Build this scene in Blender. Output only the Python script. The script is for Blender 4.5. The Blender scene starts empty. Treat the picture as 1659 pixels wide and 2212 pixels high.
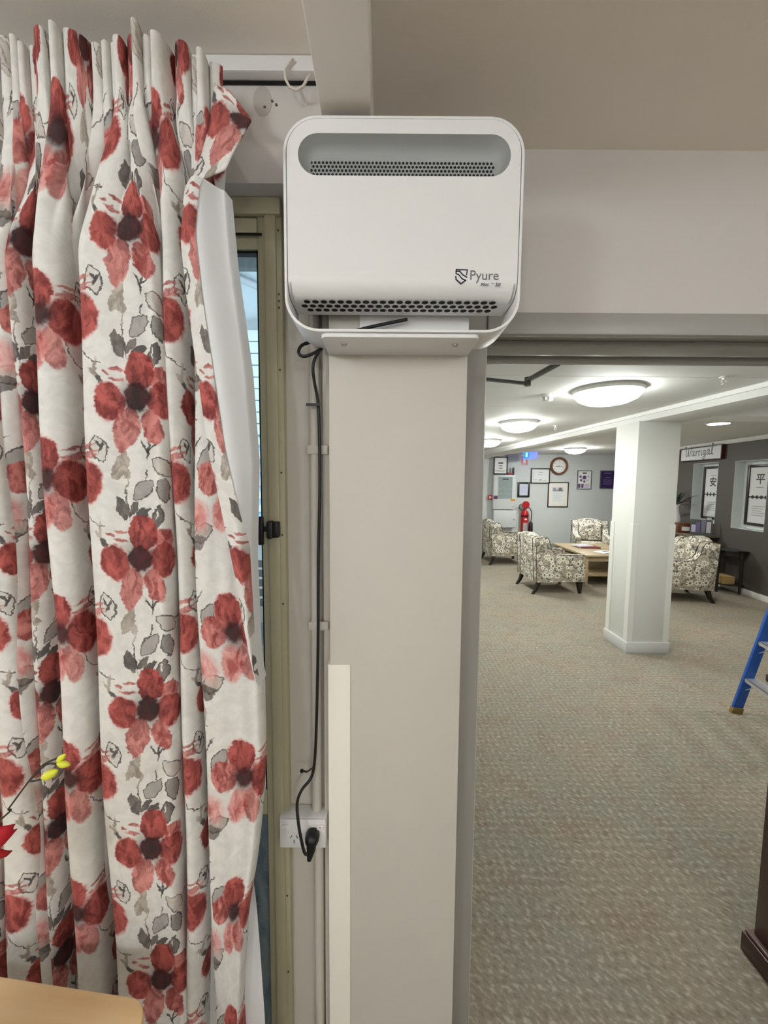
import bpy, bmesh, math, random, bisect
from mathutils import Vector, Matrix
random.seed(7)
S = bpy.context.scene
COL = S.collection
PI = math.pi

# ------------------------------------------------------------------ camera
FPX, CX, CY, EYE = 831.0, 829.5, 1106.0, 1.7
PITCH, ROLL = math.atan(65 / FPX), math.radians(0.4)
fwd = Vector((0, math.cos(PITCH), -math.sin(PITCH)))
up0 = Vector((0, math.sin(PITCH), math.cos(PITCH)))
rgt = Vector((1, 0, 0)) * math.cos(ROLL) + up0 * math.sin(ROLL)
upv = up0 * math.cos(ROLL) - Vector((1, 0, 0)) * math.sin(ROLL)
cd = bpy.data.cameras.new('camera'); cam = bpy.data.objects.new('camera', cd); COL.objects.link(cam)
cd.sensor_fit = 'VERTICAL'; cd.sensor_height = 36.0; cd.sensor_width = 27.0
cd.lens = FPX / 2212 * 36.0; cd.clip_start = 0.02
m3 = Matrix((rgt, upv, -fwd)).transposed()
cam.matrix_world = Matrix.Translation((0, 0, EYE)) @ m3.to_4x4()
S.camera = cam

def at(px, py, Y):
    """survey helper: the point at distance Y that stands on the sight line (px, py)"""
    d = fwd + rgt * ((px - CX) / FPX) - upv * ((py - CY) / FPX)
    return Vector((0, 0, EYE)) + d * (Y / d.y)

# ------------------------------------------------------------------ world, exposure, lights
S.view_settings.view_transform = 'Standard'; S.view_settings.look = 'None'
S.view_settings.gamma = 1.0; S.view_settings.use_curve_mapping = False
S.view_settings.exposure = 0.3
w = bpy.data.worlds.new('daylight'); S.world = w; w.use_nodes = True
bg = w.node_tree.nodes['Background']; bg.inputs[0].default_value = (0.66, 0.82, 1.0, 1); bg.inputs[1].default_value = 4.0

# ceiling lamps of the near room hang behind the camera (fittings built below), rear pair added unseen to even out the light: position, glow strength
NEAR_LAMPS = [((-1.30, -0.70), 33.0, 'opal globe ceiling lamp at the left, nearest the curtain'), ((1.35, -1.0), 11.0, 'opal globe ceiling lamp at the right, nearest the doorway'),
              ((-1.45, -3.8), 78.0, 'added unseen opal globe lamp at the left rear, evens out the light'), ((1.35, -3.8), 68.0, 'added unseen opal globe lamp at the right rear, evens out the light')]
LOUNGE_GLOW = (36.0, 50.0, 85.0, 100.0); DOWN_GLOW = 150.0

# ------------------------------------------------------------------ helpers
def lin(c):
    return tuple(((v / 255) / 12.92 if v / 255 <= 0.04045 else ((v / 255 + 0.055) / 1.055) ** 2.4) for v in c) + (1,)

MATS = {}
def mat(name, rgb, rough=0.5, metal=0.0, var=0.0, scale=8.0, bump=0.0, bscale=200.0, coat=0.0, emit=None, es=1.0):
    if name in MATS: return MATS[name]
    m = bpy.data.materials.new(name); m.use_nodes = True; nt = m.node_tree; b = nt.nodes['Principled BSDF']
    b.inputs['Base Color'].default_value = lin(rgb); b.inputs['Roughness'].default_value = rough
    b.inputs['Metallic'].default_value = metal; b.inputs['Coat Weight'].default_value = coat
    tc = nt.nodes.new('ShaderNodeTexCoord')
    if var > 0:
        n = nt.nodes.new('ShaderNodeTexNoise'); n.inputs['Scale'].default_value = scale; n.inputs['Detail'].default_value = 4
        nt.links.new(tc.outputs['Object'], n.inputs['Vector'])
        mx = nt.nodes.new('ShaderNodeMix'); mx.data_type = 'RGBA'
        a = lin(rgb); mx.inputs[6].default_value = tuple(v * (1 - var) for v in a[:3]) + (1,)
        mx.inputs[7].default_value = tuple(min(1, v * (1 + var)) for v in a[:3]) + (1,)
        nt.links.new(n.outputs['Fac'], mx.inputs[0]); nt.links.new(mx.outputs[2], b.inputs['Base Color'])
    if bump > 0:
        n = nt.nodes.new('ShaderNodeTexNoise'); n.inputs['Scale'].default_value = bscale; n.inputs['Detail'].default_value = 2
        nt.links.new(tc.outputs['Object'], n.inputs['Vector'])
        bp = nt.nodes.new('ShaderNodeBump'); bp.inputs['Strength'].default_value = bump; bp.inputs['Distance'].default_value = 0.002
        nt.links.new(n.outputs['Fac'], bp.inputs['Height']); nt.links.new(bp.outputs[0], b.inputs['Normal'])
    if emit:
        b.inputs['Emission Color'].default_value = lin(emit); b.inputs['Emission Strength'].default_value = es
    MATS[name] = m; return m

class MB:
    def __init__(s): s.v = []; s.f = []; s.uv = None
    def add(s, vs, fs):
        o = len(s.v); s.v += [tuple(p) for p in vs]; s.f += [tuple(i + o for i in f) for f in fs]; return s
    def box(s, x0, x1, y0, y1, z0, z1):
        return s.add([(x0,y0,z0),(x1,y0,z0),(x1,y1,z0),(x0,y1,z0),(x0,y0,z1),(x1,y0,z1),(x1,y1,z1),(x0,y1,z1)],
                     [(0,3,2,1),(4,5,6,7),(0,1,5,4),(1,2,6,5),(2,3,7,6),(3,0,4,7)])
    def prism(s, poly, a, b, axis='y'):
        """polygon (counter-clockwise) extruded from a to b; axis y: poly is (x,z); z: (x,y); x: (y,z)"""
        n = len(poly)
        def P(p, t): return {'y': (p[0], t, p[1]), 'z': (p[0], p[1], t), 'x': (t, p[0], p[1])}[axis]
        vs = [P(p, a) for p in poly] + [P(p, b) for p in poly]
        fs = [tuple(range(n)), tuple(range(2 * n - 1, n - 1, -1))] + [(i, i + n, (i + 1) % n + n, (i + 1) % n) for i in range(n)]
        return s.add(vs, fs)
    def tube(s, pts, r, n=8, caps=True):
        pts = [Vector(p) for p in pts]; rs = r if isinstance(r, (list, tuple)) else [r] * len(pts)
        rings = []; ref = None
        for i, p in enumerate(pts):
            t = (pts[min(i + 1, len(pts) - 1)] - pts[max(i - 1, 0)]).normalized()
            if ref is None: ref = Vector((0, 0, 1)) if abs(t.z) < 0.9 else Vector((0, 1, 0))
            a = t.cross(ref).normalized(); bb = a.cross(t).normalized(); ref = bb
            rings.append([p + (a * math.cos(2 * PI * k / n) + bb * math.sin(2 * PI * k / n)) * rs[i] for k in range(n)])
        vs = [q for rg in rings for q in rg]; fs = []
        for i in range(len(pts) - 1):
            for k in range(n):
                k2 = (k + 1) % n; fs.append((i * n + k, i * n + k2, (i + 1) * n + k2, (i + 1) * n + k))
        if caps: fs += [tuple(range(n - 1, -1, -1)), tuple(range((len(pts) - 1) * n, len(pts) * n))]
        return s.add(vs, fs)
    def lathe(s, prof, n=24, c=(0, 0, 0), axis='z'):
        """profile of (radius, height)"""
        vs = []; fs = []
        for r, h in prof:
            for k in range(n):
                a = 2 * PI * k / n; x, y = r * math.cos(a), r * math.sin(a)
                p = {'z': (x, y, h), 'y': (x, h, y), 'x': (h, x, y)}[axis]
                vs.append((c[0] + p[0], c[1] + p[1], c[2] + p[2]))
        for i in range(len(prof) - 1):
            for k in range(n):
                k2 = (k + 1) % n; fs.append((i * n + k, i * n + k2, (i + 1) * n + k2, (i + 1) * n + k))
        fs += [tuple(range(n - 1, -1, -1)), tuple(range((len(prof) - 1) * n, len(prof) * n))]
        return s.add(vs, fs)
    def grid(s, fn, nu, nv):
        vs = [fn(i / nu, j / nv) for j in range(nv + 1) for i in range(nu + 1)]
        return s.add(vs, [(j*(nu+1)+i, j*(nu+1)+i+1, (j+1)*(nu+1)+i+1, (j+1)*(nu+1)+i) for j in range(nv) for i in range(nu)])
    def ribbon(s, pts, wd, off=(0, 0, 0), thick=0.0015):
        """flat brush stroke in the local x-z plane facing -y, with a little thickness"""
        for (a, b) in zip(pts[:-1], pts[1:]):
            dx, dz = b[0] - a[0], b[1] - a[1]; L = math.hypot(dx, dz) or 1e-6
            ex, ez = dx / L * wd * 0.35, dz / L * wd * 0.35; nx, nz = -dz / L * wd / 2, dx / L * wd / 2
            pl = [(a[0]-ex-nx, a[1]-ez-nz), (b[0]+ex-nx, b[1]+ez-nz), (b[0]+ex+nx, b[1]+ez+nz), (a[0]-ex+nx, a[1]-ez+nz)]
            s.prism([(p[0] + off[0], p[1] + off[2]) for p in pl], off[1] - thick, off[1])
        return s
    def build(s, name, m, parent=None, smooth=None, bevel=0.0, seg=2, solid=0.0, fix=True, boxuv=False):
        me = bpy.data.meshes.new(name); me.from_pydata(s.v, [], s.f)
        if bevel > 0 or fix or boxuv:
            bm = bmesh.new(); bm.from_mesh(me)
            if bevel > 0:
                es = [e for e in bm.edges if len(e.link_faces) == 2 and e.calc_face_angle(0) > 0.5]
                bmesh.ops.bevel(bm, geom=es, offset=bevel, segments=seg, affect='EDGES', profile=0.5, clamp_overlap=True)
            if fix: bmesh.ops.recalc_face_normals(bm, faces=bm.faces)
            if boxuv:
                uvl = bm.loops.layers.uv.new('UVMap')
                for f in bm.faces:
                    n = f.normal; k = max(range(3), key=lambda i: abs(n[i]))
                    for l in f.loops:
                        c = l.vert.co; l[uvl].uv = [(c.y + 0.3, c.z), (c.x, c.z), (c.x, c.y)][k]
            bm.to_mesh(me); bm.free()
        elif s.uv:
            pass
        o = bpy.data.objects.new(name, me); COL.objects.link(o)
        if m is not None: me.materials.append(m)
        if parent is not None: o.parent = parent
        if smooth:
            me.shade_smooth() if smooth is True else me.set_sharp_from_angle(angle=smooth)
            if smooth is not True:
                for p in me.polygons: p.use_smooth = True
        elif bevel > 0:
            for p in me.polygons: p.use_smooth = True
            me.set_sharp_from_angle(angle=0.6)
        return o

def tag(o, label=None, cat=None, group=None, kind=None):
    if label: o['label'] = label
    if cat: o['category'] = cat
    if group: o['group'] = group
    if kind: o['kind'] = kind
    return o
def struct(o, label=None): return tag(o, label=label, kind='structure')
def thing(name, label, cat, loc=(0, 0, 0), rz=0.0, group=None):
    o = bpy.data.objects.new(name, None); COL.objects.link(o); o.empty_display_size = 0.05
    o.location = loc; o.rotation_euler = (0, 0, rz); return tag(o, label, cat, group)
def dup(root, label, loc, rz):
    r = root.copy(); COL.objects.link(r); r.location = loc; r.rotation_euler = (0, 0, rz); r['label'] = label
    for ch in list(root.children):
        c = ch.copy(); COL.objects.link(c); c.parent = r
        for g in ch.children:
            d = g.copy(); COL.objects.link(d); d.parent = c
    return r
def arc(cx, cz, r, a0, a1, n=8, rz=None):
    return [(cx + r * math.cos(a0 + (a1 - a0) * i / n), cz + (rz or r) * math.sin(a0 + (a1 - a0) * i / n)) for i in range(n + 1)]
def rrect(x0, x1, z0, z1, r, n=8, rb=None):
    rb = rb or r
    return (arc(x0 + rb, z0 + rb, rb, PI, 1.5 * PI, n) + arc(x1 - rb, z0 + rb, rb, 1.5 * PI, 2 * PI, n)
            + arc(x1 - r, z1 - r, r, 0, 0.5 * PI, n) + arc(x0 + r, z1 - r, r, 0.5 * PI, PI, n))
def lerp_tab(tab, t):
    if t <= tab[0][0]: return tab[0][1]
    for (a, b), (c, d) in zip(tab[:-1], tab[1:]):
        if t <= c: return b + (d - b) * (t - a) / (c - a)
    return tab[-1][1]
def sst(a, b, t):
    t = max(0, min(1, (t - a) / (b - a))); return t * t * (3 - 2 * t)
def mesh_of_curve(cu):
    o = bpy.data.objects.new('tmp', cu); COL.objects.link(o); bpy.context.view_layer.update()
    me = bpy.data.meshes.new_from_object(o.evaluated_get(bpy.context.evaluated_depsgraph_get()))
    bpy.data.objects.remove(o); bpy.data.curves.remove(cu); return me
def text(body, size, x, y, z, m, parent, name='lettering', align='LEFT', shear=0.0, sx=1.0, bold=0.0):
    """lettering in the local x-z plane, facing -y"""
    cu = bpy.data.curves.new('t', 'FONT'); cu.body = body; cu.size = size; cu.align_x = align; cu.shear = shear
    cu.offset = bold; cu.extrude = 0.0003; cu.resolution_u = 3
    me = mesh_of_curve(cu); me.name = name
    for v in me.vertices: v.co = Vector((x + v.co.x * sx, y - v.co.z, z + v.co.y))
    me.materials.clear(); me.materials.append(m)
    o = bpy.data.objects.new(name, me); COL.objects.link(o); o.parent = parent; return o
def plate(outer, holes, y0, y1):
    """flat plate (x,z) with cut-outs, between y0 and y1, as vertices and faces"""
    cu = bpy.data.curves.new('p', 'CURVE'); cu.dimensions = '2D'; cu.fill_mode = 'BOTH'; cu.extrude = (y1 - y0) / 2
    for lp in [outer] + holes:
        sp = cu.splines.new('POLY'); sp.points.add(len(lp) - 1); sp.use_cyclic_u = True
        for q, p in zip(sp.points, lp): q.co = (p[0], p[1], 0, 1)
    me = mesh_of_curve(cu)
    vs = [(v.co.x, (y0 + y1) / 2 - v.co.z, v.co.y) for v in me.vertices]; fs = [tuple(p.vertices) for p in me.polygons]
    bpy.data.meshes.remove(me); return vs, fs
def wall_cells(mb, xs, zs, holes, y0, y1):
    for a, b in zip(xs[:-1], xs[1:]):
        for c, d in zip(zs[:-1], zs[1:]):
            cx, cz = (a + b) / 2, (c + d) / 2
            if not any(h[0] < cx < h[1] and h[2] < cz < h[3] for h in holes): mb.box(a, b, y0, y1, c, d)
    return mb

# ------------------------------------------------------------------ node materials
class NT:
    def __init__(s, name):
        s.m = bpy.data.materials.new(name); s.m.use_nodes = True; s.nt = s.m.node_tree; s.b = s.nt.nodes['Principled BSDF']
        MATS[name] = s.m
    def n(s, t, **kw):
        x = s.nt.nodes.new(t)
        for k, v in kw.items(): setattr(x, k, v)
        return x
    def l(s, a, b): s.nt.links.new(a, b)
    def put(s, v, sock):
        if hasattr(v, 'is_output'): s.l(v, sock)
        else: sock.default_value = v
    def math(s, op, a, b=0.0, c=None, clamp=False):
        x = s.n('ShaderNodeMath', operation=op, use_clamp=clamp); s.put(a, x.inputs[0]); s.put(b, x.inputs[1])
        if c is not None: s.put(c, x.inputs[2])
        return x.outputs[0]
    def vmath(s, op, a, b=(0, 0, 0), c=None):
        x = s.n('ShaderNodeVectorMath', operation=op); s.put(a, x.inputs[0]); s.put(b, x.inputs[1])
        if c is not None: s.put(c, x.inputs[2])
        return x.outputs[1] if op in ('LENGTH', 'DISTANCE', 'DOT_PRODUCT') else x.outputs[0]
    def mix(s, f, a, b):
        x = s.n('ShaderNodeMix', data_type='RGBA'); s.put(f, x.inputs[0]); s.put(a, x.inputs[6]); s.put(b, x.inputs[7]); return x.outputs[2]
    def noise(s, vec, sc, det=3, dist=0.0, rough=0.5):
        x = s.n('ShaderNodeTexNoise'); x.inputs['Scale'].default_value = sc; x.inputs['Detail'].default_value = det
        x.inputs['Distortion'].default_value = dist; x.inputs['Roughness'].default_value = rough; s.l(vec, x.inputs['Vector']); return x
    def rng(s, v, a, b, c=0.0, d=1.0, smooth=True):
        x = s.n('ShaderNodeMapRange', interpolation_type='SMOOTHSTEP' if smooth else 'LINEAR')
        s.l(v, x.inputs['Value'])
        for k, q in zip(('From Min', 'From Max', 'To Min', 'To Max'), (a, b, c, d)): x.inputs[k].default_value = q
        return x.outputs[0]
    def ell(s, vec, x, y, rx, ry, rot):
        mp = s.n('ShaderNodeMapping', vector_type='TEXTURE'); s.l(vec, mp.inputs[0])
        mp.inputs['Location'].default_value = (x, y, 0); mp.inputs['Rotation'].default_value = (0, 0, rot); mp.inputs['Scale'].default_value = (rx, ry, 1)
        return mp.outputs[0]

PW, PH = 0.38, 0.308          # repeat of the curtain print
def curtain_print(name, ua, va):
    k = NT(name); uv = k.n('ShaderNodeUVMap').outputs[0]
    nz = k.noise(uv, 42, 2); off = k.vmath('SCALE', k.vmath('SUBTRACT', nz.outputs['Color'], (0.5, 0.5, 0.5)))
    off.node.inputs['Scale'].default_value = 0.015
    nz2 = k.noise(uv, 170, 1); off2 = k.vmath('SCALE', k.vmath('SUBTRACT', nz2.outputs['Color'], (0.5, 0.5, 0.5))); off2.node.inputs['Scale'].default_value = 0.007
    p = k.vmath('ADD', k.vmath('ADD', uv, off), off2); p = k.vmath('MULTIPLY', p, (1, 1, 0))
    def wrap(cx, cy):
        q = k.vmath('SUBTRACT', p, (cx - PW / 2, cy - PH / 2, 0))
        q = k.vmath('WRAP', q, (PW, PH, 1), (0, 0, -1)); return k.vmath('SUBTRACT', q, (PW / 2, PH / 2, 0))
    GA = wrap(ua, va); GB = wrap(ua - 0.15, va + 0.154); GC = wrap(ua + 0.125, va)
    strokes = k.noise(k.vmath('MULTIPLY', p, (46, 22, 1)), 1.0, 4, 1.4, 0.6).outputs['Fac']
    wash = k.noise(uv, 38, 3, 1.0).outputs['Fac']
    st = k.rng(strokes, 0.34, 0.68); ws = k.rng(wash, 0.3, 0.7)
    col = k.mix(ws, lin((226, 223, 217)), lin((214, 211, 205)))
    red = k.mix(st, lin((112, 24, 22)), lin((184, 84, 76)))
    red2 = k.mix(st, lin((136, 38, 34)), lin((208, 128, 120)))
    pink = k.mix(st, lin((204, 122, 118)), lin((225, 178, 172)))
    taupe = k.mix(st, lin((140, 127, 116)), lin((186, 176, 164)))
    dark = k.mix(st, lin((52, 44, 42)), lin((110, 98, 92)))
    ink = k.mix(st, lin((40, 34, 36)), lin((62, 54, 52)))
    core = k.mix(st, lin((34, 8, 12)), lin((72, 16, 18)))
    def petal(g, x, y, rx, ry, rot, c, soft=0.08, a=0.95, halo=None):
        soft = soft * 0.6 if soft < 0.3 else soft
        nonlocal col
        v = k.ell(g, x, y, rx, ry, math.radians(rot)); d = k.vmath('LENGTH', v)
        if halo: col = k.mix(k.rng(d, 1.16, 1.0, 0, 0.6), col, halo)
        col = k.mix(k.rng(d, 1.0 + soft, 1.0 - soft, 0, a), col, c)
    def leaf(g, x, y, rx, ry, rot, c, outline=None, fill=0.9):
        """two-pointed leaf: |x| < rx (1 - y^2)"""
        nonlocal col
        v = k.ell(g, x, y, rx, ry, math.radians(rot)); sp = k.n('ShaderNodeSeparateXYZ'); k.l(v, sp.inputs[0])
        d = k.math('ADD', k.math('ABSOLUTE', sp.outputs[0]), k.math('MULTIPLY', sp.outputs[1], sp.outputs[1]))
        if fill > 0: col = k.mix(k.rng(d, 1.06, 0.9, 0, fill), col, c)
        if outline is not None:
            e = k.math('ABSOLUTE', k.math('SUBTRACT', d, 1.0)); col = k.mix(k.rng(e, 0.15, 0.06, 0, 0.85), col, outline)
    def vein(g, x, y, rx, ry, rot, c, fill=0.9): petal(g, x, y, rx, ry, rot, c, 0.3, fill)
    def arcline(g, x, y, r, wd, q, c):
        """quarter ring: q = (sx, sy) quadrant"""
        nonlocal col
        v = k.ell(g, x, y, r, r, 0); d = k.math('ABSOLUTE', k.math('SUBTRACT', k.vmath('LENGTH', v), 1.0))
        sp = k.n('ShaderNodeSeparateXYZ'); k.l(v, sp.inputs[0])
        mk = k.math('MULTIPLY', k.math('GREATER_THAN', k.math('MULTIPLY', sp.outputs[0], q[0]), 0), k.math('GREATER_THAN', k.math('MULTIPLY', sp.outputs[1], q[1]), 0))
        col = k.mix(k.math('MULTIPLY', mk, k.rng(d, wd * 1.5, wd * 0.6, 0, 0.9)), col, c)
    # vines and leaves first, flowers above them
    arcline(GA, 0.020, 0.128, 0.045, 0.03, (-1, 1), taupe); arcline(GA, -0.045, -0.135, 0.060, 0.02, (1, -1), dark)
    arcline(GA, -0.04, -0.075, 0.055, 0.02, (1, 1), taupe); arcline(GC, 0.03, 0.02, 0.06, 0.02, (-1, -1), dark)
    arcline(GC, -0.06, -0.08, 0.05, 0.025, (1, -1), dark); arcline(GB, 0.09, -0.04, 0.05, 0.022, (-1, -1), dark)
    vein(GA, -0.021, 0.105, 0.0016, 0.032, 6, dark)
    leaf(GA, -0.031, 0.098, 0.011, 0.026, 14, dark); leaf(GA, -0.008, 0.096, 0.008, 0.019, -35, dark); leaf(GA, 0.008, 0.090, 0.008, 0.015, -60, ink)
    leaf(GA, 0.033, 0.078, 0.012, 0.028, -16, dark, ink); vein(GA, 0.031, 0.086, 0.002, 0.009, -10, lin((220, 216, 208)))
    leaf(GA, -0.068, -0.097, 0.016, 0.027, 14, taupe, ink, 0.25); vein(GA, -0.064, -0.095, 0.003, 0.013, -25, ink); vein(GA, -0.070, -0.088, 0.003, 0.008, 35, ink)
    leaf(GA, -0.030, -0.128, 0.012, 0.032, -24, taupe); leaf(GA, -0.020, -0.145, 0.008, 0.014, 20, taupe)
    leaf(GA, 0.046, -0.132, 0.015, 0.026, 52, taupe, dark, 0.5)
    leaf(GA, 0.008, 0.133, 0.014, 0.026, -38, dark, dark, 0.55); leaf(GA, 0.046, 0.134, 0.014, 0.026, 10, dark, ink, 0.7)
    vein(GA, 0.018, -0.098, 0.002, 0.018, -8, ink); vein(GA, 0.026, -0.092, 0.002, 0.014, -45, ink); vein(GA, 0.012, -0.092, 0.002, 0.013, 25, ink)
    vein(GA, -0.066, 0.030, 0.0048, 0.014, 36, ink); vein(GA, -0.077, 0.046, 0.004, 0.010, 40, taupe); vein(GA, -0.072, 0.054, 0.0035, 0.018, -8, taupe)
    leaf(GC, 0.000, -0.015, 0.024, 0.034, 22, taupe, taupe, 0.5); vein(GC, 0.0, -0.01, 0.004, 0.022, 30, taupe)
    vein(GC, 0.012, -0.085, 0.002, 0.030, -22, dark); vein(GC, 0.022, -0.09, 0.002, 0.028, -40, ink)
    leaf(GC, 0.045, 0.05, 0.017, 0.030, -62, taupe, dark, 0.75); leaf(GC, 0.030, 0.030, 0.016, 0.028, -70, dark, None, 0.8)
    leaf(GC, 0.05, -0.115, 0.015, 0.030, -35, dark, ink, 0.55); leaf(GC, 0.005, 0.105, 0.012, 0.022, 38, dark, None, 0.8)
    leaf(GC, -0.03, 0.10, 0.010, 0.018, -50, taupe, dark, 0.5)
    petal(GC, 0.035, 0.085, 0.024, 0.030, 20, pink, 0.5, 0.9); petal(GC, 0.02, 0.078, 0.012, 0.016, 20, red2, 0.6, 0.8)
    # half-drop flower
    for a in ((0.052, 0.060, 0.022, 0.0035, 12), (0.060, 0.050, 0.020, 0.003, 10), (0.050, 0.042, 0.026, 0.004, 8)): petal(GB, *a, red2, 0.3, 0.85)
    petal(GB, -0.012, -0.062, 0.024, 0.040, -6, pink, 0.25); petal(GB, -0.012, -0.066, 0.014, 0.028, -6, red2, 0.6, 0.7)
    petal(GB, 0.020, -0.062, 0.019, 0.040, 10, red2, 0.2, 0.85)
    petal(GB, -0.006, 0.046, 0.030, 0.036, 8, red, 0.1, 0.95, pink); petal(GB, -0.044, 0.004, 0.030, 0.034, 0, red2, 0.12, 0.95)
    petal(GB, 0.050, -0.004, 0.036, 0.042, 12, red, 0.14, 0.95, pink)
    petal(GB, 0.0, 0.0, 0.030, 0.034, 0, core, 0.5, 0.55); petal(GB, 0.0, 0.0, 0.018, 0.021, 0, core, 0.3, 0.95)
    # main flower
    for a in ((-0.036, 0.034, 0.014, 0.0035, -14), (-0.034, 0.052, 0.012, 0.0035, -10), (-0.054, 0.046, 0.007, 0.003, -30)): petal(GA, *a, red2, 0.3, 0.9)
    petal(GA, 0.046, 0.036, 0.022, 0.022, 0, red2, 0.15); petal(GA, 0.046, -0.004, 0.028, 0.034, 0, red, 0.15, 0.95, pink)
    petal(GA, 0.026, -0.056, 0.019, 0.034, 18, red2, 0.14); petal(GA, -0.048, -0.008, 0.026, 0.034, 10, red, 0.12, 0.95, pink)
    leaf(GA, -0.020, -0.060, 0.024, 0.050, -12, red2)
    petal(GA, 0.006, 0.050, 0.027, 0.036, 0, red, 0.1, 0.97); petal(GA, 0.0, 0.0, 0.036, 0.038, 0, core, 0.5, 0.5); petal(GA, 0.0, 0.0, 0.023, 0.025, 0, core, 0.22, 0.97)
    k.l(col, k.b.inputs['Base Color']); k.b.inputs['Roughness'].default_value = 0.85
    bn = k.noise(uv, 900, 2); bp = k.n('ShaderNodeBump'); bp.inputs['Strength'].default_value = 0.15; bp.inputs['Distance'].default_value = 0.001
    k.l(bn.outputs['Fac'], bp.inputs['Height']); k.l(bp.outputs[0], k.b.inputs['Normal'])
    return k.m

def upholstery(name):
    """cream daisies and blooms on a taupe ground"""
    k = NT(name); uv = k.n('ShaderNodeUVMap').outputs[0]
    nz = k.noise(uv, 30, 2); p = k.vmath('ADD', uv, k.vmath('SCALE', nz.outputs['Color'])); p.node.inputs[1].links[0].from_node.inputs['Scale'].default_value = 0.012
    p = k.vmath('MULTIPLY', p, (1, 1, 0))
    def blooms(sc, off, R, npet, amp, seedc):
        v = k.n('ShaderNodeTexVoronoi', voronoi_dimensions='2D', feature='F1'); q = k.vmath('ADD', p, off); k.l(q, v.inputs['Vector'])
        v.inputs['Scale'].default_value = sc; v.inputs['Randomness'].default_value = 0.75
        lo = k.vmath('SUBTRACT', q, k.vmath('SCALE', v.outputs['Position'])); sp = k.n('ShaderNodeSeparateXYZ')
        lo.node.inputs[1].links[0].from_node.inputs['Scale'].default_value = 1.0
        k.l(lo, sp.inputs[0]); an = k.math('ARCTAN2', sp.outputs[1], sp.outputs[0])
        ph = k.n('ShaderNodeSeparateColor'); k.l(v.outputs['Color'], ph.inputs[0])
        r = v.outputs['Distance']
        ed = k.math('MULTIPLY_ADD', k.math('COSINE', k.math('MULTIPLY_ADD', an, float(npet), k.math('MULTIPLY', ph.outputs[0], 6.0))), amp, R)
        return r, ed, ph.outputs[1]
    col = k.mix(k.rng(k.noise(uv, 26, 3).outputs['Fac'], 0.4, 0.6), lin((104, 100, 90)), lin((176, 170, 156)))
    r, e, h = blooms(6.2, (0.31, 0.17, 0), 0.42, 5, 0.05, 0)
    col = k.mix(k.rng(k.math('SUBTRACT', e, r), 0.0, 0.03), col, lin((178, 168, 152)))
    col = k.mix(k.rng(k.math('ABSOLUTE', k.math('SUBTRACT', r, 0.2)), 0.05, 0.02), col, lin((140, 130, 116)))
    r, e, h = blooms(7.6, (0.0, 0.0, 0), 0.33, 8, 0.11, 0)
    pet = k.rng(k.math('SUBTRACT', e, r), 0.0, 0.03); pet = k.math('MULTIPLY', pet, k.math('GREATER_THAN', h, 0.2))
    col = k.mix(pet, col, lin((232, 228, 212)))
    cen = k.math('MULTIPLY', k.rng(r, 0.15, 0.11), pet); col = k.mix(cen, col, lin((120, 110, 96)))
    r, e, h = blooms(9.8, (0.83, 0.57, 0), 0.27, 6, 0.05, 0)
    pet = k.math('MULTIPLY', k.rng(k.math('SUBTRACT', e, r), 0.0, 0.03), k.math('GREATER_THAN', h, 0.35))
    col = k.mix(pet, col, lin((240, 238, 226))); col = k.mix(k.math('MULTIPLY', pet, k.rng(r, 0.13, 0.09)), col, lin((150, 140, 122)))
    k.l(col, k.b.inputs['Base Color']); k.b.inputs['Roughness'].default_value = 0.8; return k.m

def carpet(name):
    k = NT(name); tc = k.n('ShaderNodeTexCoord').outputs['Object']
    rot = k.n('ShaderNodeMapping'); rot.inputs['Rotation'].default_value = (0, 0, math.radians(38)); k.l(tc, rot.inputs[0]); p = rot.outputs[0]
    big = k.noise(tc, 2.4, 2).outputs['Fac']; mid = k.noise(tc, 7.0, 2).outputs['Fac']
    col = k.mix(k.rng(big, 0.4, 0.6), lin((150, 140, 124)), lin((143, 139, 126)))
    col = k.mix(k.rng(mid, 0.48, 0.66, 0, 0.65), col, lin((142, 126, 112)))
    # woven yarns: light and dark slubs along two crossing directions
    wv = k.noise(k.vmath('MULTIPLY', p, (44, 84, 1)), 1.0, 4, 0.3).outputs['Fac']
    sp = k.n('ShaderNodeSeparateXYZ'); k.l(tc, sp.inputs[0])
    lat = k.math('MULTIPLY', k.math('SINE', k.math('MULTIPLY', k.math('ADD', sp.outputs[0], sp.outputs[1]), 78.0)), k.math('SINE', k.math('MULTIPLY', k.math('SUBTRACT', sp.outputs[0], sp.outputs[1]), 78.0)))
    blob = k.math('MULTIPLY_ADD', lat, 0.07, wv)
    col = k.mix(k.rng(blob, 0.50, 0.70, 0, 0.5), col, lin((206, 197, 180)))
    col = k.mix(k.rng(blob, 0.46, 0.32, 0, 0.42), col, lin((100, 92, 80)))
    fine = k.noise(k.vmath('MULTIPLY', p, (1, 3, 1)), 260, 2).outputs['Fac']
    col = k.mix(k.rng(fine, 0.3, 0.7, 0, 0.3), col, lin((104, 96, 84)))
    k.l(col, k.b.inputs['Base Color']); k.b.inputs['Roughness'].default_value = 0.95; k.b.inputs['Specular IOR Level'].default_value = 0.15
    bp = k.n('ShaderNodeBump'); bp.inputs['Strength'].default_value = 0.5; bp.inputs['Distance'].default_value = 0.004
    k.l(k.math('ADD', k.math('MULTIPLY', blob, 0.9), fine), bp.inputs['Height']); k.l(bp.outputs[0], k.b.inputs['Normal']); return k.m

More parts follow.
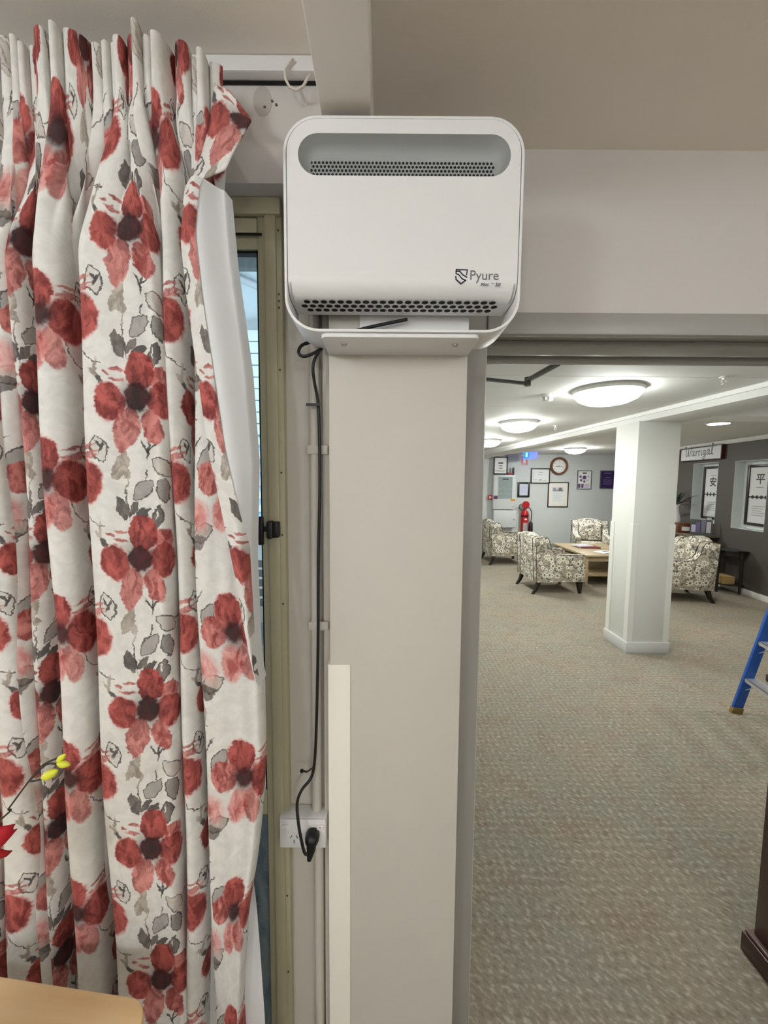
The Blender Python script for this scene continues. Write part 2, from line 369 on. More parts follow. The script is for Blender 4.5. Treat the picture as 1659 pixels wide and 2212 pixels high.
def wood(name, a, b, sc=(3, 40, 40), rough=0.45, coat=0.0):
    k = NT(name); tc = k.n('ShaderNodeTexCoord').outputs['Object']
    q = k.vmath('MULTIPLY', tc, sc); f = k.noise(q, 1.0, 4, 0.6).outputs['Fac']
    k.l(k.mix(k.rng(f, 0.3, 0.7), lin(a), lin(b)), k.b.inputs['Base Color']); k.b.inputs['Roughness'].default_value = rough
    k.b.inputs['Coat Weight'].default_value = coat; return k.m

def glass_mat(name, tint=(0.93, 0.97, 0.97, 1)):
    k = NT(name); nt = k.nt; tr = k.n('ShaderNodeBsdfTransparent'); tr.inputs[0].default_value = tint
    gl = k.n('ShaderNodeBsdfGlossy'); gl.inputs['Roughness'].default_value = 0.02
    fr = k.n('ShaderNodeLayerWeight'); fr.inputs[0].default_value = 0.5; mx = k.n('ShaderNodeMixShader')
    k.l(k.math('MULTIPLY_ADD', k.math('POWER', fr.outputs['Facing'], 4.0), 0.5, 0.03), mx.inputs[0]); k.l(tr.outputs[0], mx.inputs[1]); k.l(gl.outputs[0], mx.inputs[2])
    k.l(mx.outputs[0], nt.nodes['Material Output'].inputs[0]); return k.m

WALL = mat('wall_paint', (210, 204, 198), 0.6, var=0.02, bump=0.08, bscale=420)
PILLAR = mat('pillar_paint', (204, 198, 187), 0.55, var=0.02, bump=0.06, bscale=420)
CEIL = mat('ceiling_paint', (246, 236, 224), 0.75, var=0.02, bump=0.08, bscale=300)
GREY = mat('grey_trim_paint', (162, 159, 152), 0.38, var=0.02)
CREAM = mat('cream_metal', (182, 174, 144), 0.42, var=0.04, scale=14)
OFFW = mat('off_white_plastic', (226, 220, 204), 0.45)
WHITE = mat('white_plastic', (236, 234, 232), 0.38)
SHELLM = mat('purifier_white', (234, 232, 230), 0.45, bump=0.05, bscale=700)
RECM = mat('purifier_grey', (158, 160, 158), 0.5)
BLACK = mat('black_plastic', (9, 9, 10), 0.45)
HOLE = mat('hole_black', (14, 14, 15), 0.8)
FWALL = mat('far_wall_paint', (206, 210, 208), 0.6, var=0.015)
FCEIL = mat('far_ceiling_paint', (226, 226, 222), 0.7, var=0.01)
DWALL = mat('dark_grey_wall', (78, 72, 68), 0.6, var=0.04)
STEEL = mat('steel', (176, 172, 166), 0.3, 0.9)
DGREY = mat('dark_grey_metal', (92, 94, 92), 0.4, 0.4)
GLASS = glass_mat('window_glass')
CARPET = carpet('carpet')
LINING = mat('lining_fabric', (226, 226, 226), 0.9, var=0.02, bump=0.1, bscale=900)
PAPER = mat('white_paper', (232, 232, 230), 0.6)
INK = mat('printed_ink', (70, 70, 76), 0.6)
BROWNM = wood('dark_mahogany', (38, 14, 8), (62, 24, 14), (2, 2, 30), 0.3, 0.3)
BEECH = wood('beech', (242, 204, 146), (250, 216, 164), (3, 30, 30), 0.35, 0.2)
PINE = wood('pale_timber', (158, 138, 106), (182, 162, 128), (4, 50, 50), 0.5)
LEGM = mat('dark_leg', (32, 24, 20), 0.35)
UPH = upholstery('daisy_upholstery')
PIPING = mat('piping', (58, 54, 50), 0.8)
BLK = mat('black_frame', (26, 24, 26), 0.4)
LAMPM = [mat('lamp_glow_' + 'abcd'[q], (250, 252, 250), 0.4, emit=(252, 255, 250), es=e) for q, e in enumerate(LOUNGE_GLOW)]
REDM = mat('signal_red', (190, 26, 30), 0.35)

# ------------------------------------------------------------------ the near room
ZC = 2.56
YW, YP, YH, YH2 = 0.875, 0.89, 1.065, 1.31     # window wall, pillar front, door wall front and back
XL, XR = -0.127, 0.186                         # pillar sides
struct(MB().box(-3.0, 6.9, -5.2, 10.2, -0.1, 0.0).build('floor', CARPET), 'carpet with woven taupe and grey green flecks')
struct(MB().box(-3.1, 3.1, -5.2, YH, ZC, ZC + 0.1).build('ceiling', CEIL), 'pale plaster ceiling over curtain and purifier')
struct(MB().box(-3.1, -3.0, -5.2, 0.96, 0, ZC).build('wall_left', mat('near_room_white', (238, 234, 228), 0.7)))
struct(MB().box(-3.1, 3.1, -5.3, -5.2, 0, ZC).build('wall_back', mat('near_room_white', (238, 234, 228), 0.7)))
struct(MB().box(3.0, 3.1, -5.2, YH, 0, ZC).build('wall_right', mat('near_room_white', (238, 234, 228), 0.7)))
o = MB().box(-3.0, XL, YW, 0.96, 2.335, ZC).build('wall_window', WALL); struct(o, 'plaster strip of wall above the window')
stain = MB().prism([(p[0], p[1]) for p in arc(-0.262, 2.497, 0.020, 0, 2 * PI * 15 / 16, 15, 0.030)], YW - 0.0006, YW)
stain.build('paint_patch', mat('old_paint_patch', (188, 182, 174), 0.6), o)
pt = MB()
for q in ((588, 219), (572, 232), (597, 227)):
    c = at(*q, YW); pt.lathe([(0.0028, 0), (0.0028, 0.0012)], 8, (c.x, YW - 0.0012, c.z), 'y')
pt.build('screw_hole', mat('old_hole', (96, 88, 78), 0.8), o)
# ceiling beam running to the pillar
struct(MB().box(-0.127, -0.030, -5.2, YH, 2.405, ZC).build('trim_1', mat('beam_paint', (250, 243, 234), 0.5), bevel=0.004), 'boxed ceiling beam running towards the pillar')
# pillar with its corner guard
pil = struct(MB().box(XL, XR, YP, YH, 0, 2.385).build('wall_pillar', PILLAR, bevel=0.003), 'cream painted pillar that carries the purifier')
g = MB().box(XL - 0.004, -0.078, YP - 0.003, YP, 0, 1.264).box(XL - 0.004, XL, YP, YP + 0.055, 0, 1.264)
g.build('corner_guard', mat('guard_white', (246, 240, 228), 0.5), pil, bevel=0.001).__setitem__('label', 'off white corner guard on the lower pillar')
# wall above the doorway, door frame
XO = 2.3
hw = struct(wall_cells(MB(), [XL, XR, XO, 3.1], [0, 2.146, ZC], [(XR, XO, 0, 2.146)], YH, YH2).build('wall_front', WALL), 'plaster wall above the doorway')
dr = thing('door_1', None, None); tag(dr, 'grey door frame around the opening to the lounge', kind='structure')
MB().box(XR, 0.272, YH - 0.004, YH2, 0, 2.146).build('frame_jamb', GREY, dr, bevel=0.003)
MB().box(0.272, 0.279, YH + 0.02, YH2, 0, 2.093).build('edge_highlight', mat('highlight_grey', (206, 204, 204), 0.3), dr)  # pale strip painted in as the thin highlight along the jamb edge
hd = MB().box(0.272, XO - 0.05, YH - 0.012, YH + 0.012, 2.093, 2.15).box(0.272, XO - 0.05, YH + 0.012, YH2, 2.112, 2.146)
hd.box(0.272, XO - 0.05, YH + 0.085, YH + 0.17, 2.094, 2.112).box(0.272, XO - 0.05, YH + 0.215, YH2, 2.090, 2.112)
hd.build('frame_head', GREY, dr, bevel=0.004)
MB().box(XO - 0.06, XO, YH - 0.004, YH2, 0, 2.146).build('frame_jamb', GREY, dr, bevel=0.003)

# ------------------------------------------------------------------ window
win = thing('window_1', None, None); tag(win, 'cream metal window beside the pillar', kind='structure')
XG, XF = -0.294, -0.238
MB().box(XF, XL, 0.948, 0.97, 0, 2.335).build('jamb_lining', PILLAR, win)
fr = MB().box(XG, XF, 0.925, 0.965, 0, 2.335).box(XG + 0.018, XF - 0.012, 0.917, 0.925, 0, 2.335)
fr.build('frame_jamb', CREAM, win, bevel=0.003)
fh = MB().box(-2.2, XG, 0.930, 0.965, 2.232, 2.335).box(-2.2, XF, 0.912, 0.930, 2.298, 2.334).box(-2.2, XG, 0.920, 0.930, 2.262, 2.294)
fh.build('frame_head', CREAM, win, bevel=0.002)
MB().box(-2.2, XG + 0.012, 0.919, 0.9215, 2.2565, 2.261).build('slot', HOLE, win)
MB().box(-2.2, XG, 0.928, 0.965, 0.842, 0.905).build('transom', CREAM, win, bevel=0.003)
MB().box(-2.2, -2.14, 0.925, 0.965, 0, 2.335).build('frame_jamb', CREAM, win, bevel=0.003)
MB().box(-2.2, XG, 0.928, 0.965, 0, 0.06).build('sill_rail', CREAM, win, bevel=0.003)
gk = MB().box(XG - 0.006, XG + 0.0, 0.936, 0.952, 0.905, 2.236).box(-2.14, XG, 0.936, 0.952, 2.226, 2.236)
gk.build('gasket', BLACK, win)
MB().box(-2.14, XG - 0.003, 0.943, 0.947, 0.905, 2.232).build('pane', GLASS, win)
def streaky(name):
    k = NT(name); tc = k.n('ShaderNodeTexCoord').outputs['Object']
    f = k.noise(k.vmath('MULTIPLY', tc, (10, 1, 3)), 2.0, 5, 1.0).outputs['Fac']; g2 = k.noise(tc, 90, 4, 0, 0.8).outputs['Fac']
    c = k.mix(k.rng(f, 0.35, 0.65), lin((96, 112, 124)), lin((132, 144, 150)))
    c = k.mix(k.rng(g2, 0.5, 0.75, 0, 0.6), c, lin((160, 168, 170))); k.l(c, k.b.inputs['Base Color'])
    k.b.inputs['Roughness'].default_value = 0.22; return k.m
MB().box(-2.14, XG, 0.940, 0.946, 0.06, 0.842).build('lower_panel', streaky('blue_grey_panel'), win)
sc = MB()
for z in (2.13, 2.115, 2.10, 2.27, 1.96, 1.72, 1.57, 1.40, 0.62, 0.40):
    sc.lathe([(0.0024, 0), (0.0024, 0.001)], 8, (XF - 0.008, 0.9235, z), 'y')
sc.build('screw_head', mat('screw_dark', (70, 62, 44), 0.6), win)
c = at(583, 1143, 0.91)
lt = MB().prism(rrect(-0.276, -0.262, c.z - 0.022, c.z + 0.020, 0.005, 4), 0.895, 0.925)
lt.box(-0.264, -0.250, 0.900, 0.925, c.z - 0.020, c.z + 0.018)
lh = lt.build('window_latch', BLACK, win, bevel=0.002)
MB().box(-0.288, -0.272, 0.906, 0.914, c.z - 0.006, c.z + 0.006).box(-0.298, -0.291 + 0.004, 0.904, 0.916, c.z - 0.038, c.z + 0.030).build('latch_lever', BLACK, lh, bevel=0.002)

# ------------------------------------------------------------------ outside, seen past the curtain
OS = mat('outside_white', (214, 220, 220), 0.6)
struct(MB().box(-7, 0.05, 1.0, 9.0, -0.25, -0.1).build('floor_outside', mat('paving', (182, 186, 196), 0.8, var=0.1, scale=20)))
wo = struct(MB().box(-7, 0.05, 5.35, 5.5, -0.1, 4.4).build('wall_outside', mat('outside_base', (168, 172, 170), 0.7)))
pl = MB().box(-3.4, -0.4, 5.31, 5.35, 0, 0.142)
pm = pl.build('plank', OS, wo, bevel=0.004); pm.location = (0, 0, 2.33)
for i in range(1, 9):
    c2 = pm.copy(); COL.objects.link(c2); c2.parent = wo; c2.location = (0, 0, 2.33 + 0.155 * i)
MB().box(-3.4, -0.4, 5.28, 5.35, 1.05, 2.30).build('bright_louvre', mat('louvre_blue', (150, 196, 226), 0.3, var=0.25, scale=3), wo)
for i in range(7):
    MB().box(-3.4, -0.4, 5.24, 5.28, 1.10 + 0.18 * i, 1.20 + 0.18 * i).build('louvre_blade', OS, wo)
MB().box(-3.4, -0.4, 5.18, 5.35, 0.92, 1.03).build('rail', mat('rail_grey', (120, 126, 134), 0.5), wo)
rf = struct(MB().box(-7, -0.25, 1.0, 5.35, 3.86, 3.92).build('ceiling_outside', OS))
for y in (2.55, 3.9): MB().box(-7, -0.25, y, y + 0.07, 3.76, 3.86).build('rafter', DGREY, rf)
d = MB(); d.tube([(-2.6, 3.0, 3.82), (-0.6, 5.3, 3.82)], 0.04, 6); d.build('batten', mat('batten_grey', (186, 190, 192), 0.5), rf)
oc = thing('garden_chair', 'dark metal garden chair outside behind the window glass', 'chair', (-1.12, 3.35, -0.1))
b = MB()
for x in (-0.28, 0.28):
    b.tube([(x, -0.3, 0), (x, -0.28, 0.62), (x, 0.25, 0.62), (x, 0.36, 1.05)], 0.022, 8)
    b.tube([(x, 0.25, 0.62), (x, 0.32, 0)], 0.022, 8)
b.build('frame', BLACK, oc, smooth=True)
MB().grid(lambda u, v: (-0.27 + 0.54 * u, -0.26 + 0.5 * v, 0.45 - 0.03 * math.sin(PI * v)), 6, 6).build('seat', DGREY, oc)
b = MB()
for i in range(5): b.box(-0.27, 0.27, 0.27 + 0.02 * i, 0.285 + 0.02 * i, 0.6 + 0.09 * i, 0.67 + 0.09 * i)
b.build('backrest', DGREY, oc)

# ------------------------------------------------------------------ curtain track and loop of cord
tr = thing('curtain_track', 'white curtain track fixed along the top of the window wall', 'curtain track', (-0.3, 0.86, ZC))
b = MB().box(-1.6, 0.162, -0.014, 0.014, -0.031, 0.0); b.build('rail', WHITE, tr, bevel=0.004)
MB().box(-1.6, 0.160, 0.006, 0.0125, -0.0330, -0.030).build('channel', HOLE, tr)
lp = [at(px, py, 0.84) for px, py in ((634, 128), (624, 137), (615, 152), (617, 172), (626, 188), (640, 195), (655, 186), (664, 170), (672, 160))]
ob = MB().tube(lp, 0.0026, 8).build('cord_loop', mat('cord_white', (226, 216, 204), 0.8), None, smooth=True)
tag(ob, 'short white cord hanging in a loop from the curtain track', 'cord')

# ------------------------------------------------------------------ floral curtain
cur = thing('curtain', 'floor length floral curtain with red flowers and grey leaves', 'curtain', (0, 0, 0))
def X_at(px, Y, py=1200): return at(px, py, Y).x
LOBES = [(-150, -66, 0.762), (-62, 10, 0.752), (9, 43, 0.772), (48, 82, 0.784), (97, 158, 0.750), (162, 184, 0.786), (187, 357, 0.742), (368, 408, 0.760), (421, 566, 0.752)]
raw = []
for i, (a, bq, yf) in enumerate(LOBES):
    xa, xb = X_at(a, yf), X_at(bq, yf); wd = xb - xa; dpt = 0.868 if i not in (5,) else 0.84
    last = i == len(LOBES) - 1
    e = min(0.010, wd * 0.22)
    raw += [(xa + 0.004, dpt), (xa + 0.001, yf + 0.045), (xa, yf + 0.016), (xa + e, yf)]
    if wd > 0.1: raw += [(xa + wd * 0.33, yf - 0.002), (xa + wd * 0.5, yf + 0.005), (xa + wd * 0.68, yf + 0.003), (xa + wd * 0.85, yf + 0.010)]
    else: raw += [(xa + wd * 0.5, yf - 0.004)]
    raw += [(xb - e, yf + 0.004), (xb, yf + 0.018), (xb - 0.002, yf + 0.045)]
    raw += [(xb - 0.004, dpt)] if not last else [(xb - 0.012, yf + 0.06)]
for _ in range(3):
    nw = [raw[0]]
    for p, q in zip(raw[:-1], raw[1:]): nw += [(p[0]*.75+q[0]*.25, p[1]*.75+q[1]*.25), (p[0]*.25+q[0]*.75, p[1]*.25+q[1]*.75)]
    raw = nw + [raw[-1]]
cum = [0.0]
for p, q in zip(raw[:-1], raw[1:]): cum.append(cum[-1] + math.hypot(q[0]-p[0], q[1]-p[1]))
LEN = cum[-1]; NU = 900
def prof_s(sv):
    i = min(max(bisect.bisect_right(cum, sv) - 1, 0), len(raw) - 2); t = (sv - cum[i]) / max(cum[i+1] - cum[i], 1e-9)
    return (raw[i][0] + (raw[i+1][0]-raw[i][0]) * t, raw[i][1] + (raw[i+1][1]-raw[i][1]) * t)
LOW = [prof_s(LEN * i / NU) for i in range(NU + 1)]
XA8 = X_at(421, 0.752); S8 = None; S6 = None
for i, p in enumerate(LOW):
    if S6 is None and p[0] >= X_at(190, 0.742) and p[1] < 0.75: S6 = LEN * i / NU
    if S8 is None and p[0] >= XA8 + 0.008 and p[1] < 0.765 and i > NU * 0.8: S8 = i
# right edge of the curtain by height
RT = [(at(px, py, 0.752).z, at(px, py, 0.752).x) for px, py in ((512, 2212), (527, 2000), (545, 1890), (556, 1800), (571, 1650), (569, 1480), (556, 1200), (560, 1000), (545, 800), (512, 560), (498, 400))]
RT = [(-1, RT[0][1])] + RT
def Redge(z): return lerp_tab(RT, z)
XEND = max(p[0] for p in LOW)
LT = [(at(px, py, 0.735).z, at(px, py, 0.735).x) for px, py in ((558, 1480), (539, 1400), (513, 1250), (481, 1100), (452, 970), (427, 800), (404, 640), (391, 520), (398, 420), (404, 396))]
z0, z1 = LT[0][0], LT[-1][0]
NP = 26
def top_pt(t):
    px = -150 + t * 616
    yb = 0.752 + 0.012 * math.sin(t * 23) + 0.035 * max(0, (t - 0.86) / 0.14) ** 2
    ph = NP * t + 0.35 * math.sin(t * 41) + 0.3 * math.sin(t * 17 + 1)
    fr = ph % 1.0; c = math.sqrt(max(0.0, 1 - (2 * fr - 1) ** 2)) * (0.8 + 0.2 * math.sin(math.floor(ph) * 2.7))
    X = X_at(px, 0.76, 100) - 0.0030 * math.sin(2 * PI * fr)
    return X, yb + 0.026 - 0.038 * c, c, ph
TOPS = [top_pt(i / NU) for i in range(NU + 1)]
ZT = 2.490
zs = []
z = ZT
while z > 0.05:
    zs.append(z); z -= 0.010 if z > 2.15 else (0.016 if z > 1.9 else 0.028)
zs.append(0.05)
vs = []; uvs = []
for z in zs:
    wtop = sst(2.11, 2.38, z); R = Redge(z)
    for i in range(NU + 1):
        x, y = LOW[i]; X, Yt, c, ph = TOPS[i]; t = i / NU
        if S8 and i >= S8:
            f = (R - 0.030 * sst(z0 - 0.03, z0 + 0.25, z) - XA8) / (XEND - XA8); x = XA8 + (x - XA8) * f
        x += 0.004 * math.sin(z * 4.1 + t * 19) + 0.003 * math.sin(z * 9 + t * 31)
        y += 0.004 * math.sin(z * 3.0 + t * 27)
        hh = 0.006 * math.sin(math.floor(ph) * 2.1) + 0.012 * (c - 0.7)
        zz = z + hh * sst(2.30, ZT, z) - 0.02 * sst(0.84, 1.0, t) * sst(2.2, ZT, z)
        sag = 0.006 * math.sin(ph * PI * 2 + z * 20) * sst(2.10, 2.24, z) * (1 - sst(2.3, 2.44, z))
        vs.append((x * (1 - wtop) + X * wtop + sag, y * (1 - wtop) + Yt * wtop, min(zz, 2.557)))
        uvs.append((LEN * t, z))
nv = len(zs)
fs = [(j*(NU+1)+i, (j+1)*(NU+1)+i, (j+1)*(NU+1)+i+1, j*(NU+1)+i+1) for j in range(nv-1) for i in range(NU)]
PRINT = curtain_print('floral_print', S6 + 0.100, 1.548)
def uvmesh(name, vs, fs, uvs, m, parent):
    me = bpy.data.meshes.new(name); me.from_pydata(vs, [], fs); ul = me.uv_layers.new(name='UVMap')
    for l in me.loops: ul.data[l.index].uv = uvs[l.vertex_index]
    me.materials.append(m); me.shade_smooth(); o = bpy.data.objects.new(name, me); COL.objects.link(o); o.parent = parent; return o
uvmesh('printed_cloth', vs, fs, uvs, PRINT, cur)
# leading edge turned back: hem of print, then plain lining
def Ledge(z): return lerp_tab(LT, z)
def Lin(z): return max(Redge(z) - 0.007, Ledge(z) + 0.004)
def sheet(u, v):
    z = z0 + (z1 - z0) * v; a = Ledge(z); bx = Lin(z); x = a + (bx - a) * u
    y = 0.728 + 0.020 * u * u + 0.007 * math.sin(u * 7 + v * 2) * (0.3 + v) - 0.006 * math.sin(PI * u)
    if u > 0.93: y += (u - 0.93) * 0.35
    return (x, y, z)
MB().grid(sheet, 40, 60).build('lining', LINING, cur, smooth=True, fix=False)
def hem(u, v):
    z = z0 + 0.01 + (z1 - z0 - 0.012) * v; a = Ledge(z) - 0.0005; wd = min(0.036, (Lin(z) - a) * 0.9); x = a + wd * u
    uu = min(1.0, (x - a) / (Lin(z) - a)); p = sheet(uu, (z - z0) / (z1 - z0)); return (x, p[1] - 0.0022, z)
hv = [hem(i / 8, j / 70) for j in range(71) for i in range(9)]
uvmesh('hem', hv, [(j*9+i, j*9+i+1, (j+1)*9+i+1, (j+1)*9+i) for j in range(70) for i in range(8)],
       [(S6 + 0.035 + (k % 9) / 8 * 0.040, p[2]) for k, p in enumerate(hv)], PRINT, cur)
LT2 = [(-1.0, at(572, 2212, 0.80).x), (at(572, 2212, 0.8).z, at(572, 2212, 0.80).x), (at(561, 2050, 0.8).z, at(561, 2050, 0.8).x), (at(552, 1940, 0.8).z, at(552, 1940, 0.8).x), (at(540, 1860, 0.8).z, at(540, 1860, 0.8).x)]
zl = LT2[-1][0]
MB().grid(lambda u, v: (-0.40 + (lerp_tab(LT2, 0.06 + (zl - 0.06) * v) + 0.40) * u, 0.800 + 0.006 * math.sin(u * 9), 0.06 + (zl - 0.06) * v), 16, 20).build('lining', LINING, cur, smooth=True, fix=False)
# header corner flopped forward
FP = [[(412, 393, .742), (448, 384, .735), (487, 366, .730)], [(434, 335, .748), (462, 318, .728), (507, 322, .722)], [(452, 270, .755), (482, 252, .728), (541, 262, .714)], [(463, 178, .772), (497, 196, .742), (542, 256, .715)]]
def flap(u, v):
    i = min(int(v * 3), 2); t = v * 3 - i; rows = []
    for r in (FP[i], FP[i+1]):
        j = min(int(u * 2), 1); s = u * 2 - j; rows.append([r[j][k] + (r[j+1][k] - r[j][k]) * s for k in range(3)])
    q = [rows[0][k] + (rows[1][k] - rows[0][k]) * t for k in range(3)]
    q[2] += 0.003 * math.sin(u * 9 + v * 5) * (1 - u)
    return tuple(at(*q))
hv = [flap(i / 16, j / 24) for j in range(25) for i in range(17)]
fo = uvmesh('header_flap', hv, [(j*17+i, j*17+i+1, (j+1)*17+i+1, (j+1)*17+i) for j in range(24) for i in range(16)],
       [(S6 + 0.03 + (k % 17) / 16 * 0.075, 1.42 + (k // 17) / 24 * 0.18) for k in range(len(hv))], PRINT, cur)
sm = fo.modifiers.new('thick', 'SOLIDIFY'); sm.thickness = 0.002

# ------------------------------------------------------------------ air purifier on its shelf bracket
PX0, PX1, PZ0, PZ1, PYF = -0.197, 0.263, 1.994, 2.389, 0.78
pur = thing('air_purifier', 'white rounded wall mounted air purifier with dark slot grille', 'air purifier', (0.033, YP, PZ0))
pur_loc = Vector((0.033, YP, PZ0))
def L(mb):   # meshes of this thing are written in room coordinates, then moved to its origin
    mb.v = [(v[0] - pur_loc.x, v[1] - pur_loc.y, v[2] - pur_loc.z) for v in mb.v]; return mb
outer = rrect(PX0, PX1, PZ0, PZ1, 0.066, 10, 0.066); inner = rrect(PX0 + 0.0055, PX1 - 0.0055, PZ0 + 0.0055, PZ1 - 0.0055, 0.061, 10, 0.061)
n = len(outer); sh = MB()
yb = YP - 0.010
ring = [[(p[0], PYF + 0.0015, p[1]) for p in outer], [(p[0], yb, p[1]) for p in outer], [(p[0], yb, p[1]) for p in inner], [(p[0], PYF + 0.0015, p[1]) for p in inner]]
sv = [q for r in ring for q in r]; sf = []
for a in range(4):
    for i in range(n): sf.append((a*n+i, a*n+(i+1) % n, ((a+1) % 4)*n+(i+1) % n, ((a+1) % 4)*n+i))
sh.add(sv, sf); L(sh).build('shell', SHELLM, pur, bevel=0.0012)
CZ = 2.098      # front starts to roll under here
top = rrect(PX0 + 0.0075, PX1 - 0.0075, 1.6, PZ1 - 0.0075, 0.059, 10); top = [(p[0], max(p[1], CZ)) for p in top]
o2 = []
for p in top:
    if not o2 or abs(p[0]-o2[-1][0]) + abs(p[1]-o2[-1][1]) > 1e-6: o2.append(p)
xa, xb = PX0 + 0.0075, PX1 - 0.0075
SX0, SX1, SZ0, SZ1 = -0.168, 0.236, 2.281, 2.356
slot = rrect(SX0, SX1, SZ0, SZ1, 0.0372, 12)
cv = MB(); o3 = [(xa, CZ), (xb, CZ)] + arc(xb - 0.059, PZ1 - 0.0665, 0.059, 0, PI / 2, 10) + arc(xa + 0.059, PZ1 - 0.0665, 0.059, PI / 2, PI, 10)
cv.add(*plate(o3, [slot], PYF, PYF + 0.003))
RR = 0.036
ucurve = [(PYF + RR - RR * math.cos(a), CZ - RR * math.sin(a)) for a in [PI / 2 * i / 10 for i in range(11)]] + [(0.868, CZ - RR), (0.868, CZ - RR + 0.004)]
cv.add([(x, y, z) for x in (xa, xb) for y, z in ucurve], [(i, i+1, len(ucurve)+i+1, len(ucurve)+i) for i in range(len(ucurve)-1)])
cov = L(cv).build('front_cover', SHELLM, pur, smooth=0.5)
inn = rrect(SX0 + 0.020, SX1 - 0.020, SZ0 + 0.006, SZ1 - 0.016, 0.024, 12); ns = len(slot); rc = MB()
mid_ = [(a[0]*.6+b_[0]*.4, PYF + 0.014, a[1]*.6+b_[1]*.4) for a, b_ in zip(slot, inn)]
rv = [(p[0], PYF + 0.0004, p[1]) for p in slot] + mid_ + [(p[0], PYF + 0.026, p[1]) for p in inn]
rc.add(rv, [(a*ns+i, a*ns+(i+1) % ns, (a+1)*ns+(i+1) % ns, (a+1)*ns+i) for a in range(2) for i in range(ns)] + [tuple(range(2*ns, 3*ns))])
rec = L(rc).build('slot_recess', RECM, pur, smooth=0.9)
gm = MB(); GX0, GX1 = -0.147, 0.213
for r in range(5):
    zc = 2.2945 + r * 0.0072
    for c in range(48):
        xc = GX0 + (c + (0.5 if r % 2 else 0)) * (GX1 - GX0) / 48
        gm.lathe([(0.0026, 0), (0.0026, 0.0006)], 6, (xc, PYF + 0.0250, zc), 'y')
tag(L(gm).build('grille_holes', HOLE, pur), kind='stuff')
um = MB()
for r in range(3):
    yc = 0.808 + r * 0.0185
    for c in range(23 if r != 1 else 24):
        xc = PX0 + 0.030 + (c + (0.5 if r != 1 else 0)) * (PX1 - PX0 - 0.06) / 23.5
        um.lathe([(0.0066, 0), (0.0066, 0.0006)], 14, (xc, yc, CZ - RR - 0.0006), 'z')
tag(L(um).build('vent_holes', HOLE, pur), kind='stuff')
for x in (xa + 0.004, xb - 0.004):   # end cheeks that close the body
    ck = MB().prism([(PYF + 0.003, CZ), (PYF + 0.003, 2.33), (0.868, 2.33), (0.868, CZ - RR)] + ucurve[9:1:-1], x - 0.002, x + 0.002, 'x')
    L(ck).build('side_cheek', SHELLM, pur)
# printed badge
LOGO = mat('logo_navy', (44, 42, 70), 0.5); GTXT = mat('logo_grey', (112, 110, 108), 0.5)
lx, lz, lw, lh_ = 0.1355, 2.0845, 0.0232, 0.0275
sd = MB()
def lg(pts, wd): sd.ribbon([(lx + p[0] * lw - pur_loc.x, lz + p[1] * lh_ - pur_loc.z) for p in pts], wd, (0, PYF - YP + 0.0001, 0), 0.0005)
lg([(0.04, 0.72), (0.06, 0.97), (0.97, 0.95), (0.93, 0.62)], 0.0022); lg([(0.03, 0.86), (0.35, 0.86), (0.6, 0.62), (0.95, 0.46)], 0.0024)
lg([(0.03, 0.70), (0.25, 0.64), (0.55, 0.36), (0.86, 0.24)], 0.0022); lg([(0.02, 0.5), (0.06, 0.3), (0.47, 0.02), (0.86, 0.26)], 0.0024)
sd.build('shield_logo', LOGO, pur)
text('Pyure', 0.0252, 0.1625 - pur_loc.x, PYF - YP - 0.0003, 2.0925 - pur_loc.z, GTXT, pur, sx=0.98)
text('Mini', 0.0092, 0.1845 - pur_loc.x, PYF - YP - 0.0003, 2.0805 - pur_loc.z, LOGO, pur, shear=0.2)
text('TM', 0.0032, 0.2055 - pur_loc.x, PYF - YP - 0.0003, 2.0845 - pur_loc.z, LOGO, pur)
text('50', 0.0100, 0.2130 - pur_loc.x, PYF - YP - 0.0003, 2.0802 - pur_loc.z, LOGO, pur, shear=0.15)

br = thing('shelf_bracket', 'white metal shelf bracket with two screws under the purifier', 'bracket', (0.028, YP, 1.965))
bx = rrect(-0.155, 0.158, -0.112, 0.0, 0.002, 2)
fp = [(-0.155, 0.0), (-0.155, -0.098)] + arc(-0.143, -0.098, 0.012, PI, 1.5 * PI, 5) + arc(0.146, -0.098, 0.012, 1.5 * PI, 2 * PI, 5) + [(0.158, 0.0)]
MB().prism(fp, 0.018, 0.026, 'z').build('plate', SHELLM, br, bevel=0.002)
MB().box(-0.085, 0.158, -0.004, 0.0, 0.026, 0.12).build('back_plate', SHELLM, br)
for x in (-0.113, 0.116):
    s_ = MB().lathe([(0.0062, 0.018), (0.0058, 0.0155), (0.003, 0.0140)], 12, (x, -0.072, 0)).build('screw', STEEL, br, smooth=0.6)

# ------------------------------------------------------------------ conduit, cable, socket
cdm = thing('conduit', 'cream plastic conduit pipe running down beside the pillar', 'conduit', (-0.168, 0.935, 0))
MB().tube([(0, 0, 0.84), (0, 0, 2.33)], 0.0125, 16).build('upper_pipe', PILLAR, cdm, smooth=0.6)
MB().tube([(0.004, 0, 0), (0.004, 0, 0.80)], 0.0125, 16).build('lower_pipe', PILLAR, cdm, smooth=0.6)
MB().tube([(0, 0, 1.765), (0, 0, 1.79)], 0.0140, 16).build('coupling', PILLAR, cdm, smooth=0.6)
for zz in (1.775, 1.345):
    MB().box(-0.016, 0.034, -0.0145, -0.0062, zz - 0.011, zz + 0.011).build('saddle_clip', PILLAR, cdm, bevel=0.003)
    MB().lathe([(0.006, -0.016), (0.006, -0.0145)], 10, (0.026, 0, zz), 'y').build('clip_screw', PILLAR, cdm)
tk = MB().box(-0.148, -0.130, 0.930, 0.948, 0, 2.33).build('cable_trunking', PILLAR, None, bevel=0.002)
tag(tk, 'narrow cream trunking strip between conduit and pillar', 'trunking')

